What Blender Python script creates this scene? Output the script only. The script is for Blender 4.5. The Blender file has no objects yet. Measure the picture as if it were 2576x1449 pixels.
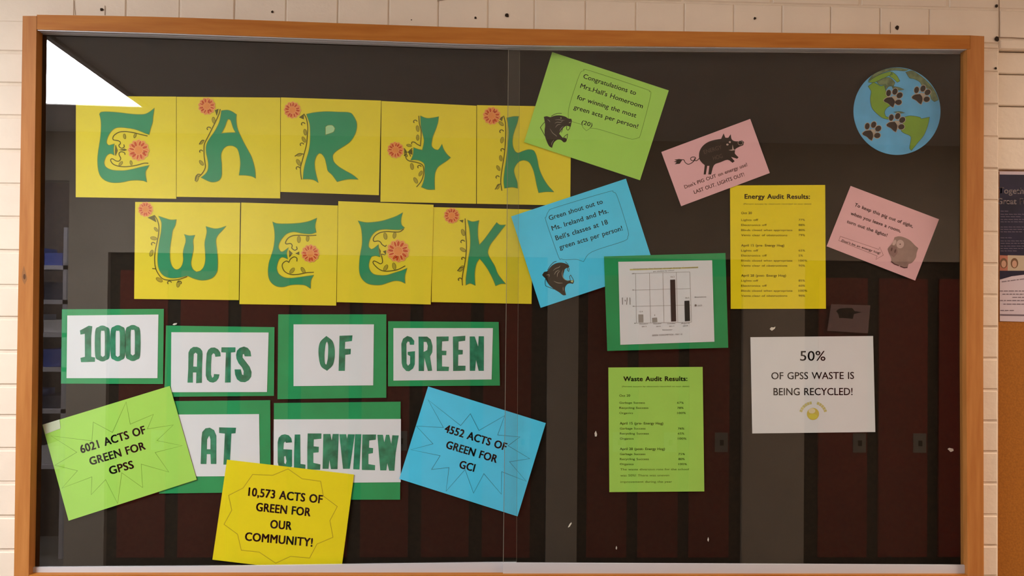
import bpy, math, random
from mathutils import Vector, Matrix
from mathutils.geometry import tessellate_polygon
random.seed(7)
S = bpy.context.scene
COL = S.collection

# ------------------------------------------------------------------ camera
F, CX, CY = 2218.0, 1288.0, 724.5
X = Vector((55700, 576, 2218)).normalized()
U = Vector((1298, -162700, 2218)).normalized()
U = (U - U.dot(X) * X).normalized()
Y = U.cross(X)
C = Vector((0, -2.02, 1.55))
cam = bpy.data.cameras.new('camera'); cam.sensor_width = 36; cam.lens = F / 2576 * 36
co = bpy.data.objects.new('camera', cam); COL.objects.link(co)
r = Vector((X[0], Y[0], U[0])); u = -Vector((X[1], Y[1], U[1])); b = -Vector((X[2], Y[2], U[2]))
m = Matrix((r, u, b)).transposed().to_4x4(); m.translation = C
co.matrix_world = m; S.camera = co
cam.clip_start = 0.02

# ------------------------------------------------------------------ world, exposure, lights
W = bpy.data.worlds.new('world'); S.world = W; W.use_nodes = True
W.node_tree.nodes['Background'].inputs[0].default_value = (0.96, 0.98, 1.0, 1)
W.node_tree.nodes['Background'].inputs[1].default_value = 2.5
S.view_settings.view_transform = 'Standard'; S.view_settings.look = 'None'
S.view_settings.gamma = 1; S.view_settings.exposure = 0.30
S.view_settings.use_curve_mapping = False
CEIL = 2.45                 # ceiling height
LAMP_L = 32.0               # emission of the ceiling panel by the left of the case
FILL_R = 42.0                # emission of the warm panel added out of view further right
FILL_M = 2.6               # emission of the narrow panel added over the case to even the light
YG = -0.006                 # mirror plane of the glass
DW = 2.9                    # corridor width in front of the glass


def P(px, py, y=0.0):
    """world point on the plane Y=y that the photo shows at (px, py)"""
    d = Vector(((px - CX) / F, (py - CY) / F, 1))
    w = Vector((d.dot(X), d.dot(Y), d.dot(U)))
    return C + w * ((y - C.y) / w.y)


def MIR(px, py, D):
    """world point, D in front of the glass, whose mirror image stands at (px, py)"""
    p = P(px, py, YG + D)
    return Vector((p.x, YG - D, p.z))


# ------------------------------------------------------------------ materials
def lin(c):
    return tuple(((v / 255) / 12.92 if v / 255 <= 0.04045 else ((v / 255 + 0.055) / 1.055) ** 2.4) for v in c)


MATS = {}


def mat(name, c, rough=0.7, noise=0.0, scale=40, metal=0.0, bump=0.0, stretch=None, c2=None, spec=0.22, bscale=None, detail=4):
    if name in MATS: return MATS[name]
    mt = bpy.data.materials.new(name); mt.use_nodes = True
    nt = mt.node_tree; B = nt.nodes['Principled BSDF']
    B.inputs['Base Color'].default_value = (*c, 1)
    B.inputs['Roughness'].default_value = rough; B.inputs['Metallic'].default_value = metal
    B.inputs['Specular IOR Level'].default_value = spec
    if noise or bump or c2:
        geo = nt.nodes.new('ShaderNodeNewGeometry')
        mp = nt.nodes.new('ShaderNodeMapping'); nt.links.new(geo.outputs['Position'], mp.inputs['Vector'])
        if stretch: mp.inputs['Scale'].default_value = stretch
        n = nt.nodes.new('ShaderNodeTexNoise'); n.inputs['Scale'].default_value = scale; n.inputs['Detail'].default_value = detail
        nt.links.new(mp.outputs[0], n.inputs['Vector'])
        r_ = nt.nodes.new('ShaderNodeValToRGB'); nt.links.new(n.outputs[0], r_.inputs[0])
        r_.color_ramp.elements[0].position = 0.3; r_.color_ramp.elements[1].position = 0.7
        a = c2 if c2 else tuple(max(0, v * (1 - noise)) for v in c)
        bb = c if c2 else tuple(min(1, v * (1 + noise)) for v in c)
        r_.color_ramp.elements[0].color = (*a, 1); r_.color_ramp.elements[1].color = (*bb, 1)
        nt.links.new(r_.outputs[0], B.inputs['Base Color'])
        if bump:
            n2 = nt.nodes.new('ShaderNodeTexNoise'); n2.inputs['Scale'].default_value = bscale or scale; n2.inputs['Detail'].default_value = 6
            nt.links.new(mp.outputs[0], n2.inputs['Vector'])
            bp = nt.nodes.new('ShaderNodeBump'); bp.inputs['Distance'].default_value = bump; bp.inputs['Strength'].default_value = 0.8
            nt.links.new(n2.outputs[0], bp.inputs['Height']); nt.links.new(bp.outputs[0], B.inputs['Normal'])
    MATS[name] = mt
    return mt


def emit(name, c, s):
    mt = bpy.data.materials.new(name); mt.use_nodes = True; B = mt.node_tree.nodes['Principled BSDF']
    B.inputs['Base Color'].default_value = (0.8, 0.8, 0.8, 1)
    B.inputs['Emission Color'].default_value = (*c, 1); B.inputs['Emission Strength'].default_value = s
    MATS[name] = mt
    return mt


def glass_mat():
    mt = bpy.data.materials.new('clear_glass'); mt.use_nodes = True; nt = mt.node_tree; nt.nodes.clear()
    out = nt.nodes.new('ShaderNodeOutputMaterial'); mix = nt.nodes.new('ShaderNodeMixShader')
    tr = nt.nodes.new('ShaderNodeBsdfTransparent'); tr.inputs[0].default_value = (0.97, 0.985, 0.975, 1)
    gl = nt.nodes.new('ShaderNodeBsdfGlossy'); gl.inputs['Roughness'].default_value = 0.0
    fr = nt.nodes.new('ShaderNodeFresnel'); fr.inputs['IOR'].default_value = 1.84
    geo = nt.nodes.new('ShaderNodeNewGeometry')
    inv = nt.nodes.new('ShaderNodeMath'); inv.operation = 'SUBTRACT'; inv.inputs[0].default_value = 1
    nt.links.new(geo.outputs['Backfacing'], inv.inputs[1])
    mul = nt.nodes.new('ShaderNodeMath'); mul.operation = 'MULTIPLY'
    nt.links.new(fr.outputs[0], mul.inputs[0]); nt.links.new(inv.outputs[0], mul.inputs[1])
    nt.links.new(mul.outputs[0], mix.inputs[0]); nt.links.new(tr.outputs[0], mix.inputs[1]); nt.links.new(gl.outputs[0], mix.inputs[2])
    nt.links.new(mix.outputs[0], out.inputs[0])
    MATS['clear_glass'] = mt
    return mt


PAINT = mat('cream_paint', (0.72, 0.625, 0.51), 0.55, 0.04, 9, bump=0.0012, bscale=60)
MORTAR = mat('cream_mortar', (0.70, 0.605, 0.49), 0.8, 0.06, 30, bump=0.001, bscale=120)
CEILM = mat('ceiling_paint', (0.78, 0.75, 0.72), 0.8, 0.03, 4)
FLOORM = mat('floor_tile', (0.22, 0.19, 0.16), 0.35, 0.1, 6)
WOODV = mat('oak_upright', (0.45, 0.185, 0.046), 0.55, scale=14, stretch=(6, 6, 0.5), c2=(0.36, 0.13, 0.026), bump=0.0002, detail=6)
WOODH = mat('oak_level', (0.44, 0.165, 0.024), 0.55, scale=14, stretch=(0.5, 6, 6), c2=(0.35, 0.112, 0.012), bump=0.0002, detail=6)
ALU = mat('satin_aluminium', (0.60, 0.61, 0.64), 0.42, 0.04, 6, metal=0.25, stretch=(0.3, 3, 3))
BOARD = mat('dark_brown_board', (0.0125, 0.0068, 0.0034), 0.9, 0.22, 120, bump=0.0003, spec=0.2)
YEL = mat('yellow_card', (0.79, 0.65, 0.032), 0.6, 0.02, 20)
YEL2 = mat('golden_paper', (0.84, 0.69, 0.008), 0.7, 0.02, 20)
GRN = mat('green_letter_paper', (0.030, 0.285, 0.125), 0.65, 0.04, 20)
GCARD = mat('green_card', (0.018, 0.31, 0.105), 0.6, 0.07, 14)
MARK = mat('green_marker', (0.030, 0.215, 0.115), 0.6, 0.38, 45)
WHITE = mat('white_paper', (0.75, 0.75, 0.79), 0.7, 0.015, 20)
LIME = mat('lime_paper', (0.39, 0.70, 0.115), 0.7, 0.02, 20)
BLUE = mat('blue_paper', (0.088, 0.64, 0.97), 0.7, 0.03, 20)
PINK = mat('pink_paper', (0.80, 0.45, 0.49), 0.7, 0.02, 20)
INK = mat('black_ink', (0.022, 0.018, 0.014), 0.7)
INKG = mat('grey_ink', (0.14, 0.13, 0.115), 0.7)
CORAL = mat('coral_paper', (0.80, 0.27, 0.062), 0.6, 0.05, 60)
CORALL = mat('pale_coral_edge', (0.86, 0.40, 0.14), 0.6)
REDP = mat('red_orange_slit', (0.58, 0.075, 0.012), 0.6)
VINE = mat('dark_olive_line', (0.13, 0.11, 0.014), 0.7)
VLEAF = mat('olive_leaf', (0.42, 0.34, 0.025), 0.7)
PALEV = mat('pale_yellow_line', (0.86, 0.74, 0.16), 0.7)

# ------------------------------------------------------------------ object helpers
WP = {}


def link(o, parent, c):
    o.location = c - WP[parent.name] if parent else c
    if parent: o.parent = parent
    COL.objects.link(o); WP[o.name] = Vector(c)
    return o


def obj(name, verts, faces, m_, parent=None, origin=None, mi=None):
    vs = [Vector(v) for v in verts]
    lo = Vector((min(v[i] for v in vs) for i in range(3))); hi = Vector((max(v[i] for v in vs) for i in range(3)))
    c = origin if origin is not None else (lo + hi) / 2
    me = bpy.data.meshes.new(name); me.from_pydata([v - c for v in vs], [], faces)
    for mm in (m_ if isinstance(m_, (list, tuple)) else [m_]): me.materials.append(mm)
    if mi: me.polygons.foreach_set('material_index', mi)
    me.update()
    return link(bpy.data.objects.new(name, me), parent, c)


def tag(o, label=None, cat=None, group=None, kind=None):
    for k, v in (('label', label), ('category', cat), ('group', group), ('kind', kind)):
        if v: o[k] = v
    return o


def empty(name, loc, label=None, cat=None, group=None):
    o = bpy.data.objects.new(name, None); o.empty_display_size = 0.05
    return tag(link(o, None, Vector(loc)), label, cat, group)


class G:
    """geometry collector"""
    def __init__(s): s.v = []; s.f = []; s.mi = []

    def add(s, vs, fs, k=0):
        n = len(s.v); s.v += [Vector(v) for v in vs]
        for f in fs: s.f.append(tuple(i + n for i in f)); s.mi.append(k)
        return s

    def box(s, a, b_, k=0):
        x0, x1 = sorted((a[0], b_[0])); y0, y1 = sorted((a[1], b_[1])); z0, z1 = sorted((a[2], b_[2]))
        vs = [(x0, y0, z0), (x1, y0, z0), (x1, y1, z0), (x0, y1, z0), (x0, y0, z1), (x1, y0, z1), (x1, y1, z1), (x0, y1, z1)]
        return s.add(vs, [(0, 3, 2, 1), (4, 5, 6, 7), (0, 1, 5, 4), (2, 3, 7, 6), (1, 2, 6, 5), (3, 0, 4, 7)], k)

    def bbox(s, a, b_, bv=0.002, k=0):
        """box whose front (low y) face is bevelled"""
        x0, x1 = sorted((a[0], b_[0])); y0, y1 = sorted((a[1], b_[1])); z0, z1 = sorted((a[2], b_[2]))
        vs = [(x0, y1, z0), (x1, y1, z0), (x1, y1, z1), (x0, y1, z1),
              (x0, y0 + bv, z0), (x1, y0 + bv, z0), (x1, y0 + bv, z1), (x0, y0 + bv, z1),
              (x0 + bv, y0, z0 + bv), (x1 - bv, y0, z0 + bv), (x1 - bv, y0, z1 - bv), (x0 + bv, y0, z1 - bv)]
        fs = [(8, 9, 10, 11)]
        for i in range(4):
            j = (i + 1) % 4
            fs += [(4 + i, 4 + j, 8 + j, 8 + i), (i, j, 4 + j, 4 + i)]
        fs.append((3, 2, 1, 0))
        return s.add(vs, fs, k)

    def prism(s, poly, y0, y1, k=0):
        """convex or not, polygon in photo pixels on the plane y0, carried back to y1"""
        p = [P(a[0], a[1], y0) for a in poly]; n = len(p)
        vs = p + [Vector((q.x, y1, q.z)) for q in p]
        tris = tess([p])
        fs = [t for t in tris] + [(t[2] + n, t[1] + n, t[0] + n) for t in tris]
        ccw = area(p) > 0
        for i in range(n):
            j = (i + 1) % n
            fs.append((i, i + n, j + n, j) if ccw else (j, j + n, i + n, i))
        return s.add(vs, fs, k)

    def flat(s, loops, y, k=0):
        ls = [[P(a[0], a[1], y) for a in l] for l in loops]
        return s.add([q for l in ls for q in l], tess(ls), k)

    def obj(s, name, m_, parent=None, origin=None):
        return obj(name, s.v, s.f, m_, parent, origin, s.mi)


def area(p):
    return sum(p[i].x * p[(i + 1) % len(p)].z - p[(i + 1) % len(p)].x * p[i].z for i in range(len(p))) / 2


def tess(ls):
    flatl = [q for l in ls for q in l]
    out = []
    for t in tessellate_polygon([[Vector((q.x, q.z, 0)) for q in l] for l in ls]):
        a, b_, c = (flatl[i] for i in t)
        n = (b_ - a).cross(c - a)
        out.append(tuple(t) if n.y < 0 else (t[0], t[2], t[1]))
    return out


def smooth(pts, closed=True, n=5, corner=52):
    """Catmull-Rom through pts, sharp bends kept"""
    N = len(pts); ps = [Vector(p) for p in pts]; out = []
    def sharp(i):
        if not closed and (i == 0 or i == N - 1): return True
        a = ps[i] - ps[i - 1]; b_ = ps[(i + 1) % N] - ps[i]
        if a.length < 1e-6 or b_.length < 1e-6: return True
        return math.degrees(a.angle(b_)) > corner
    sh = [sharp(i) for i in range(N)]
    for i in range(N if closed else N - 1):
        p1, p2 = ps[i], ps[(i + 1) % N]
        p0 = p1 - (p2 - p1) if sh[i] else ps[i - 1]
        p3 = p2 + (p2 - p1) if sh[(i + 1) % N] else ps[(i + 2) % N]
        for k in range(n):
            t = k / n
            out.append(0.5 * ((2 * p1) + (p2 - p0) * t + (2 * p0 - 5 * p1 + 4 * p2 - p3) * t * t + (3 * p1 - p0 - 3 * p2 + p3) * t ** 3))
    if not closed: out.append(ps[-1])
    return [(q.x, q.y) for q in out]


class Crop:
    """coordinates read off an enlarged piece of the photograph"""
    def __init__(s, ox, oy, sc): s.o = (ox, oy, sc)

    def __call__(s, pts):
        return [(s.o[0] + a / s.o[2], s.o[1] + b_ / s.o[2]) for a, b_ in pts]


def ribbon(g, pts, w, y, k=0, closed=False, taper=False):
    ps = [Vector(p) for p in pts]; N = len(ps)
    L = []; R = []
    for i in range(N):
        a = ps[i] - ps[i - 1] if (i > 0 or closed) else None
        b_ = ps[(i + 1) % N] - ps[i] if (i < N - 1 or closed) else None
        if a is None or a.length < 1e-9: a = b_
        if b_ is None or b_.length < 1e-9: b_ = a
        a = a.normalized(); b_ = b_.normalized()
        na = Vector((-a.y, a.x)); nb = Vector((-b_.y, b_.x)); n_ = na + nb
        n_ = na if n_.length < 0.3 else n_.normalized()
        d = min(1.8, 1 / max(0.4, n_.dot(na)))
        ww = w / 2 * d
        if taper: ww *= 0.35 + 0.65 * math.sin(math.pi * min(1, max(0, i / (N - 1))))
        L.append(ps[i] + n_ * ww); R.append(ps[i] - n_ * ww)
    vs = [P(q.x, q.y, y) for q in L] + [P(q.x, q.y, y) for q in R]
    fs = []
    for i in range(N if closed else N - 1):
        j = (i + 1) % N
        a, b_, c = vs[i], vs[j], vs[j + N]
        f = (i, j, j + N, i + N)
        if (b_ - a).cross(c - a).y > 0: f = f[::-1]
        fs.append(f)
    g.add(vs, fs, k)


def ell(cx, cy, rx_, ry_, ang=0, n=20):
    a0 = math.radians(ang)
    return [(cx + rx_ * math.cos(t) * math.cos(a0) - ry_ * math.sin(t) * math.sin(a0),
             cy + rx_ * math.cos(t) * math.sin(a0) + ry_ * math.sin(t) * math.cos(a0)) for t in (2 * math.pi * i / n for i in range(n))]


_TC = {}


def glyphs(s, bold):
    if (s, bold) in _TC: return _TC[(s, bold)]
    cu = bpy.data.curves.new('t', 'FONT'); cu.body = s; cu.size = 1; cu.resolution_u = 3; cu.space_character = 1.0 + bold * 1.6; cu.space_word = 1.2
    o = bpy.data.objects.new('t', cu); COL.objects.link(o)
    bpy.context.view_layer.update()
    me = o.evaluated_get(bpy.context.evaluated_depsgraph_get()).to_mesh()
    v = [Vector(q.co) for q in me.vertices]; f = [tuple(p.vertices) for p in me.polygons]
    o.evaluated_get(bpy.context.evaluated_depsgraph_get()).to_mesh_clear()
    bpy.data.objects.remove(o); bpy.data.curves.remove(cu)
    _TC[(s, bold)] = (v, f)
    return v, f


CAP = max(q.y for q in glyphs('H', 0.0)[0])


def text(g, s, p0, p1, h, y, bold=0.0, k=0):
    v, f = glyphs(s, abs(bold))
    x0 = min(q.x for q in v); x1 = max(q.x for q in v)
    a = Vector(p0); d = Vector(p1) - a; up_ = Vector((d.y, -d.x)).normalized() * (h / CAP)
    if bold > 0.001:
        e = bold * h / CAP; dn = d.normalized()
        for sx, sy in ((-1, -1), (1, -1), (1, 1), (-1, 1), (0, 0)):
            sft = dn * e * sx + up_.normalized() * e * 0.6 * sy
            text(g, s, (a + sft)[:], (Vector(p1) + sft)[:], h, y, -bold, k)
        return
    vs = []
    for q in v:
        w = a + d * ((q.x - x0) / (x1 - x0)) + up_ * q.y
        vs.append(P(w.x, w.y, y))
    fs = []
    for t in f:
        n = (vs[t[1]] - vs[t[0]]).cross(vs[t[2]] - vs[t[0]])
        fs.append(t if n.y < 0 else t[::-1])
    g.add(vs, fs, k)


BOARD_Y = 0.012


def lv(L): return 0.0103 - 0.0015 * L


EPS = 0.00025


def sheet(name, quad, L, m_, parent=None, thk=0.0007):
    g = G(); y = lv(L)
    g.prism(quad, y, y + thk)
    return g.obj(name, m_, parent)


# ------------------------------------------------------------------ wall with the display case
ys = [49, 131, 211, 293, 379, 465, 548, 632, 720, 800, 885, 970, 1047, 1130, 1215, 1300, 1385, 1470, 1555]
zrow = [P(30, t).z for t in ys]
XL = P(66, 700).x           # inner end of the left bricks, behind the frame stile
XR = P(2462, 700).x
XC = P(2513, 700).x         # the corner where the brick margin ends and the recess starts
zt = zrow[0]; ztop = P(1288, -4).z
G1 = 0.0045                 # half joint
wall = G()
x0w, x1w = -4.2, 4.2
wall.box((x0w, 0.0026, 0.0), (XL, 0.10, CEIL))
wall.box((XL, 0.0026, zt - 0.012), (x1w, 0.10, CEIL))
zr = [P(2495, t).z for t in [98, 124, 182, 263, 345, 425, 505, 585, 664, 743, 823, 902, 981, 1060, 1137, 1216, 1296, 1373, 1450, 1527]]
wall.box((XR, 0.0026, 0.0), (XC, 0.10, zt - 0.012))
wall.box((XC, 0.024, 0.0), (x1w, 0.10, zr[1]))
wall.box((XC, 0.0026, zr[1]), (x1w, 0.10, zt - 0.012))
wall.box((XL, 0.03, 0.0), (XR, 0.10, zt - 0.012))
wall.box((XL, 0.0026, 0.0), (XR, 0.03, P(1288, 1500).z))
WALL = tag(wall.obj('wall_back', MORTAR), kind='structure')


def brick(x0, x1, z0, z1, y=0.0, j=0.003):
    g = G(); jit = random.uniform(-0.0008, 0.0008)
    g.bbox((x0 + j, y + jit, z0 + j), (x1 - j, y + 0.012, z1 - j), 0.0022)
    return g.obj('brick', PAINT, WALL)


xl0 = P(-140, 700).x
for i in range(len(zrow) - 1):
    xm = xl0 + (0.05 if i % 2 else 0.0)
    brick(xm, XL, zrow[i + 1], zrow[i])
# header course right above the case
hx = [-40, 187, 317, 452, 590, 720, 850, 978, 1103, 1228, 1345, 1473, 1600, 1722, 1846, 1968, 2090, 2214, 2338]
hxw = [P(a, 40).x for a in hx] + [XC]
for a, b_ in zip(hxw, hxw[1:]): brick(a, b_, zt - 0.006, ztop, j=0.0009)
# course above that, and the blocks past the corner
for k in range(-6, 7): brick(k * 0.21 + 0.05, k * 0.21 + 0.26, ztop, ztop + 0.07)
xx = P(2760, 700).x
brick(XC, xx, zr[0], ztop, j=0.0012); brick(XC, xx, zr[1], zr[0], j=0.0012)
for i in range(len(zr) - 1):
    if i == 0:
        brick(XR, XC, zr[1], zt - 0.006, j=0.002); continue
    brick(XR, XC, zr[i + 1], zr[i], j=0.002)
for i in range(1, 5):
    brick(XC + 0.001, xx, zr[i + 1], zr[i], y=0.014, j=0.0015)

HOLE = mat('dark_hole', (0.03, 0.018, 0.01), 0.9)
for px, py, r_ in ((685, 30, 3.2), (1196, 45, 3), (1275, 38, 5.5), (1899, 46, 3.2), (2257, 70, 5), (256, 24, 4.2), (1035, 50, 1.4),
                   (2507, 15, 4.0), (2505, 172, 3.2), (2508, 98, 6.0)):
    g = G(); rr = [(px + r_ * (0.8 + 0.4 * random.random()) * math.cos(t), py + r_ * (0.8 + 0.5 * random.random()) * math.sin(t)) for t in [i * math.pi / 5 for i in range(10)]]
    g.flat([rr], -0.0012); g.obj('screw_hole', HOLE, WALL)
CRK = mat('crack_shadow', (0.20, 0.13, 0.08), 0.9)
for pts, w in (([(2513, -10), (2514, 60), (2513, 96)], 2.0), ([(2514, 94), (2545, 94.5), (2590, 97)], 1.6), ([(264, 14), (264, 38)], 1.4), ([(187, 2), (190, 38)], 1.2),
               ([(1100, 2), (1130, -2)], 1.5), ([(2240, 55), (2240, 83)], 1.3)):
    g = G(); ribbon(g, pts, w, -0.0014); g.obj('crack', CRK, WALL)

# the frame
CASE = empty('display_case', P(1265, 1500, -0.02), 'oak-framed display case with two sliding glass doors on painted brick wall', 'display case')
YF = -0.030
g = G(); g.prism([(57, 40), (92, 40), (86, 500), (80, 1000), (72, 1449), (71, 1560), (33, 1560), (35, 1449), (41, 1000), (50, 500)], YF, -0.0018); g.obj('stile', WOODV, CASE)
g = G(); g.prism([(2441, 89), (2476, 91), (2474.5, 400), (2473.5, 900), (2475, 1449), (2475, 1560), (2434, 1560), (2434, 1449), (2431, 900), (2432, 400), (2433, 124), (2441, 123)], YF, -0.0018); g.obj('stile', WOODV, CASE)
topo = smooth([(92.6, 37), (380, 42), (640, 50.5), (960, 62), (1288, 72), (1870, 81), (2440.4, 89)], False, 3)
topi = smooth([(92.6, 74), (380, 82), (640, 91), (960, 102), (1288, 112.5), (1870, 118.5), (2440.4, 123)], False, 3)
g = G(); g.prism(topo + topi[::-1], YF + 0.0006, -0.0018); g.obj('top_rail', WOODH, CASE)
g = G(); g.prism([(72, 1446.5), (2434, 1446.5), (2434, 1560), (71, 1560)], YF + 0.0006, -0.0018); g.obj('sill', WOODH, CASE)
# jambs reaching back to the board
g = G(); g.prism([(76, 60), (92.5, 60), (86.5, 500), (80.5, 1000), (72.5, 1500), (60, 1500)], -0.0016, BOARD_Y + 0.004); g.obj('jamb', WOODV, CASE)
g = G(); g.prism([(2433, 100), (2455, 100), (2455, 1500), (2434, 1500), (2431.5, 900), (2432, 400)], -0.0016, BOARD_Y + 0.004); g.obj('jamb', WOODV, CASE)
g = G(); g.flat([smooth([(60, 668), (66, 690), (68, 702), (62, 716), (56, 704), (55, 690)])], YF - 0.0002, 0); g.flat([ell(61.5, 696, 3.2, 7)], YF - 0.0003, 1)
g.obj('knot', [mat('knot_brown', (0.27, 0.115, 0.035), 0.6), mat('knot_dark', (0.10, 0.04, 0.012), 0.6)], CASE)
# board
g = G(); g.prism([(70, 50), (2450, 100), (2450, 1500), (50, 1500)], BOARD_Y, 0.028); g.obj('back_board', BOARD, CASE)
# head with the aluminium tracks
g = G()
tin = [(a, b_ + 0.5) for a, b_ in topi]
for ya, yb, dp in ((YF + 0.0030, YF + 0.0045, 2.6), (YF + 0.0045, YF + 0.0205, 2.0), (YF + 0.0205, YF + 0.0220, 8.6), (YF + 0.0220, YF + 0.0290, 8.0), (-0.0010, 0.0006, 12.6)):
    g.prism([(a, b_ - 10) for a, b_ in topi] + [(a, b_ + dp) for a, b_ in topi[::-1]], ya, yb)
g.obj('upper_track', ALU, CASE)
g = G(); g.prism([(a, b_ - 20) for a, b_ in topi] + [(a, b_ + 12.5) for a, b_ in topi[::-1]], 0.0012, 0.0119); g.obj('head_board', mat('dark_head', (0.05, 0.03, 0.02), 0.8), CASE)
# doors
GL = glass_mat()
EDGE = mat('pale_glass_edge', (0.20, 0.19, 0.15), 0.3)
fl = [(1278, 90), (1273, 760), (1265.5, 1444)]
bl = [(1307.5, 90), (1305, 500), (1299.5, 1440)]
g = G(); a = fl + [(2446, 1444), (2446, 90)]; g.prism(a, -0.0145, -0.0115); D1 = g.obj('glass_door', GL, CASE)
g = G(); a = [(72, 40)] + bl + [(60, 1440)]; g.prism(a, -0.0060, -0.0030); D2 = g.obj('glass_door', GL, CASE)
g = G(); ribbon(g, smooth([(1279, 124), (1273.5, 760), (1266, 1416)], False, 4), 1.3, -0.0147); g.obj('pane_edge', EDGE, D1)
g = G(); ribbon(g, smooth([(1307.5, 124), (1305, 500), (1299.5, 1414)], False, 4), 0.6, -0.0062); g.obj('pane_edge', EDGE, D2)
g = G(); g.prism([(1265.3, 1416.5), (1800, 1419), (2435, 1422), (2435, 1452), (1265.3, 1452)], -0.0185, -0.0150); g.prism([(1265.3, 1414.6), (1800, 1417), (2435, 1420.2), (2435, 1430), (1265.3, 1430)], -0.0149, -0.0147)
g.obj('door_rail', ALU, D1)
g = G(); g.prism([(75, 1427.5), (600, 1424), (1000, 1418.5), (1299, 1415), (1299, 1452), (75, 1452)], -0.0112, -0.0064); g.prism([(75, 1425.6), (600, 1422.2), (1000, 1416.6), (1299, 1413), (1299, 1430), (75, 1430)], -0.0063, -0.0061)
g.obj('door_rail', ALU, D2)
g = G(); g.prism([(72, 1447.5), (2434, 1447.5), (2434, 1500), (72, 1500)], -0.0290, 0.0110); g.obj('lower_track', ALU, CASE)

# ------------------------------------------------------------------ letter cards
def flower(card, cx, cy, R, y, n=12, phase=0.0):
    g = G()
    sc = [(cx + R * (0.88 + 0.14 * abs(math.cos(n / 2 * t))) * math.cos(t + phase), cy + R * (0.88 + 0.14 * abs(math.cos(n / 2 * t))) * math.sin(t + phase)) for t in [i * 2 * math.pi / 96 for i in range(96)]]
    g.flat([sc], y, 0)
    for i in range(n):
        t = phase + (i + 0.12 * math.sin(i * 2.3)) * 2 * math.pi / n
        q = Vector((cx + R * 0.66 * math.cos(t + 0.10), cy + R * 0.66 * math.sin(t + 0.10)))
        el = ell(q.x, q.y, R * 0.24, R * (0.115 if i % 3 else 0.09), math.degrees(t) + 12, 12)
        g.flat([ell(q.x, q.y, R * 0.30, R * 0.155, math.degrees(t) + 12, 14)], y - 0.00012, 1)
        g.flat([el], y - 0.00024, 2)
    ribbon(g, sc[::2], max(1.0, R * 0.06), y - 0.0003, 1, True)
    return g.obj('flower', [CORAL, CORALL, REDP], card)


def vines(card, cr, lines, leaves, tris, y, pale=True):
    g = G()
    for l in lines:
        q = cr(smooth(l, False, 5, 80))
        ribbon(g, q, 2.3, y - 0.00012, 0)
    for (a, b_, rx_, ang) in leaves:
        c = cr([(a, b_)])[0]; R = rx_ / cr.o[2] * 1.2
        g.flat([ell(c[0], c[1], R, R * 0.5, ang, 10)], y, 1)
        ribbon(g, ell(c[0], c[1], R, R * 0.5, ang, 10), 0.9, y - 0.0001, 0, True)
    for t in tris: g.flat([cr(t)], y - 0.00016, 0)
    return g.obj('vine', [VINE, VLEAF], card)


def curl(cx, cy, r_, d=1):
    return [(cx + d * r_ * (0.2 + 0.8 * (1 - i / 9)) * math.cos(-0.2 - i * 0.5), cy + r_ * (0.2 + 0.8 * (1 - i / 9)) * math.sin(-0.2 - i * 0.5)) for i in range(9)]


def letter_card(quad, L, cr, loops, fl_, lines, leaves, tris, label, holecol=None):
    card = sheet('letter_card', quad, L, YEL, thk=0.0016)
    tag(card, label, 'card', 'yellow letter cards spelling the heading')
    y = lv(L) - EPS
    g = G(); ls = [cr(smooth(l)) for l in loops]; g.flat(ls, y - 0.0001)
    rim = G()
    g.obj('letter', GRN, card)
    for l in ls: ribbon(rim, l, 1.3, y - 0.0002, 0, True)
    rim.obj('letter_outline', mat('olive_outline', (0.20, 0.26, 0.05), 0.7), card)
    c = cr([(fl_[0], fl_[1])])[0]
    flower(card, c[0], c[1], fl_[2] / cr.o[2], y - 0.0002, 12, fl_[0] % 1.7)
    vines(card, cr, lines, leaves, tris, y - 0.00005)
    return card


c1 = Crop(180, 230, 5.175)
E1 = [(362, 298), (385, 270), (470, 264), (620, 275), (760, 292), (880, 300), (960, 293), (1020, 262), (1078, 218), (1060, 330), (1055, 400), (1030, 480), (1010, 562), (960, 545), (900, 520), (820, 492), (720, 475), (640, 468), (580, 475), (530, 505), (490, 555), (465, 610), (455, 655), (465, 685), (490, 700), (530, 690), (558, 684), (548, 730), (548, 780), (556, 830), (520, 812), (490, 812), (455, 840), (432, 890), (425, 930), (440, 975), (480, 1005), (540, 1025), (620, 1030), (700, 1028), (800, 1010), (900, 985), (1010, 962), (985, 1005), (965, 1040), (965, 1100), (980, 1180), (930, 1162), (850, 1155), (760, 1160), (680, 1178), (600, 1188), (520, 1185), (450, 1165), (400, 1130), (370, 1090), (352, 1040), (342, 980), (338, 900), (345, 800), (360, 700), (375, 600), (383, 500), (383, 400), (372, 330)]
letter_card([(191, 241.5), (443, 243), (443, 500), (190.5, 496)], 1, c1, [E1], (872, 765, 136),
            [[(990, 580), (900, 560), (800, 535), (700, 522), (620, 530), (560, 565), (538, 600), (545, 630), (600, 640), (630, 655), (635, 680), (615, 700), (625, 725), (655, 740), (685, 720), (680, 690)],
             [(1000, 935), (940, 935), (850, 960), (760, 975), (680, 980), (600, 970), (540, 945), (510, 905), (515, 880), (540, 880), (580, 905), (620, 905), (640, 870), (620, 830), (620, 800), (650, 785), (690, 800), (695, 825)],
             [(575, 700), (570, 770), (575, 835)]],
            [(690, 585, 28, 80), (825, 575, 26, 110), (640, 940, 30, 130), (775, 930, 26, 80)], [[(575, 700), (600, 770), (575, 835)], [(690, 745), (722, 760), (690, 775), (612, 762)]],
            'yellow card with green capital E, first letter of the upper heading row')
c2 = Crop(440, 230, 5.175)
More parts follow.
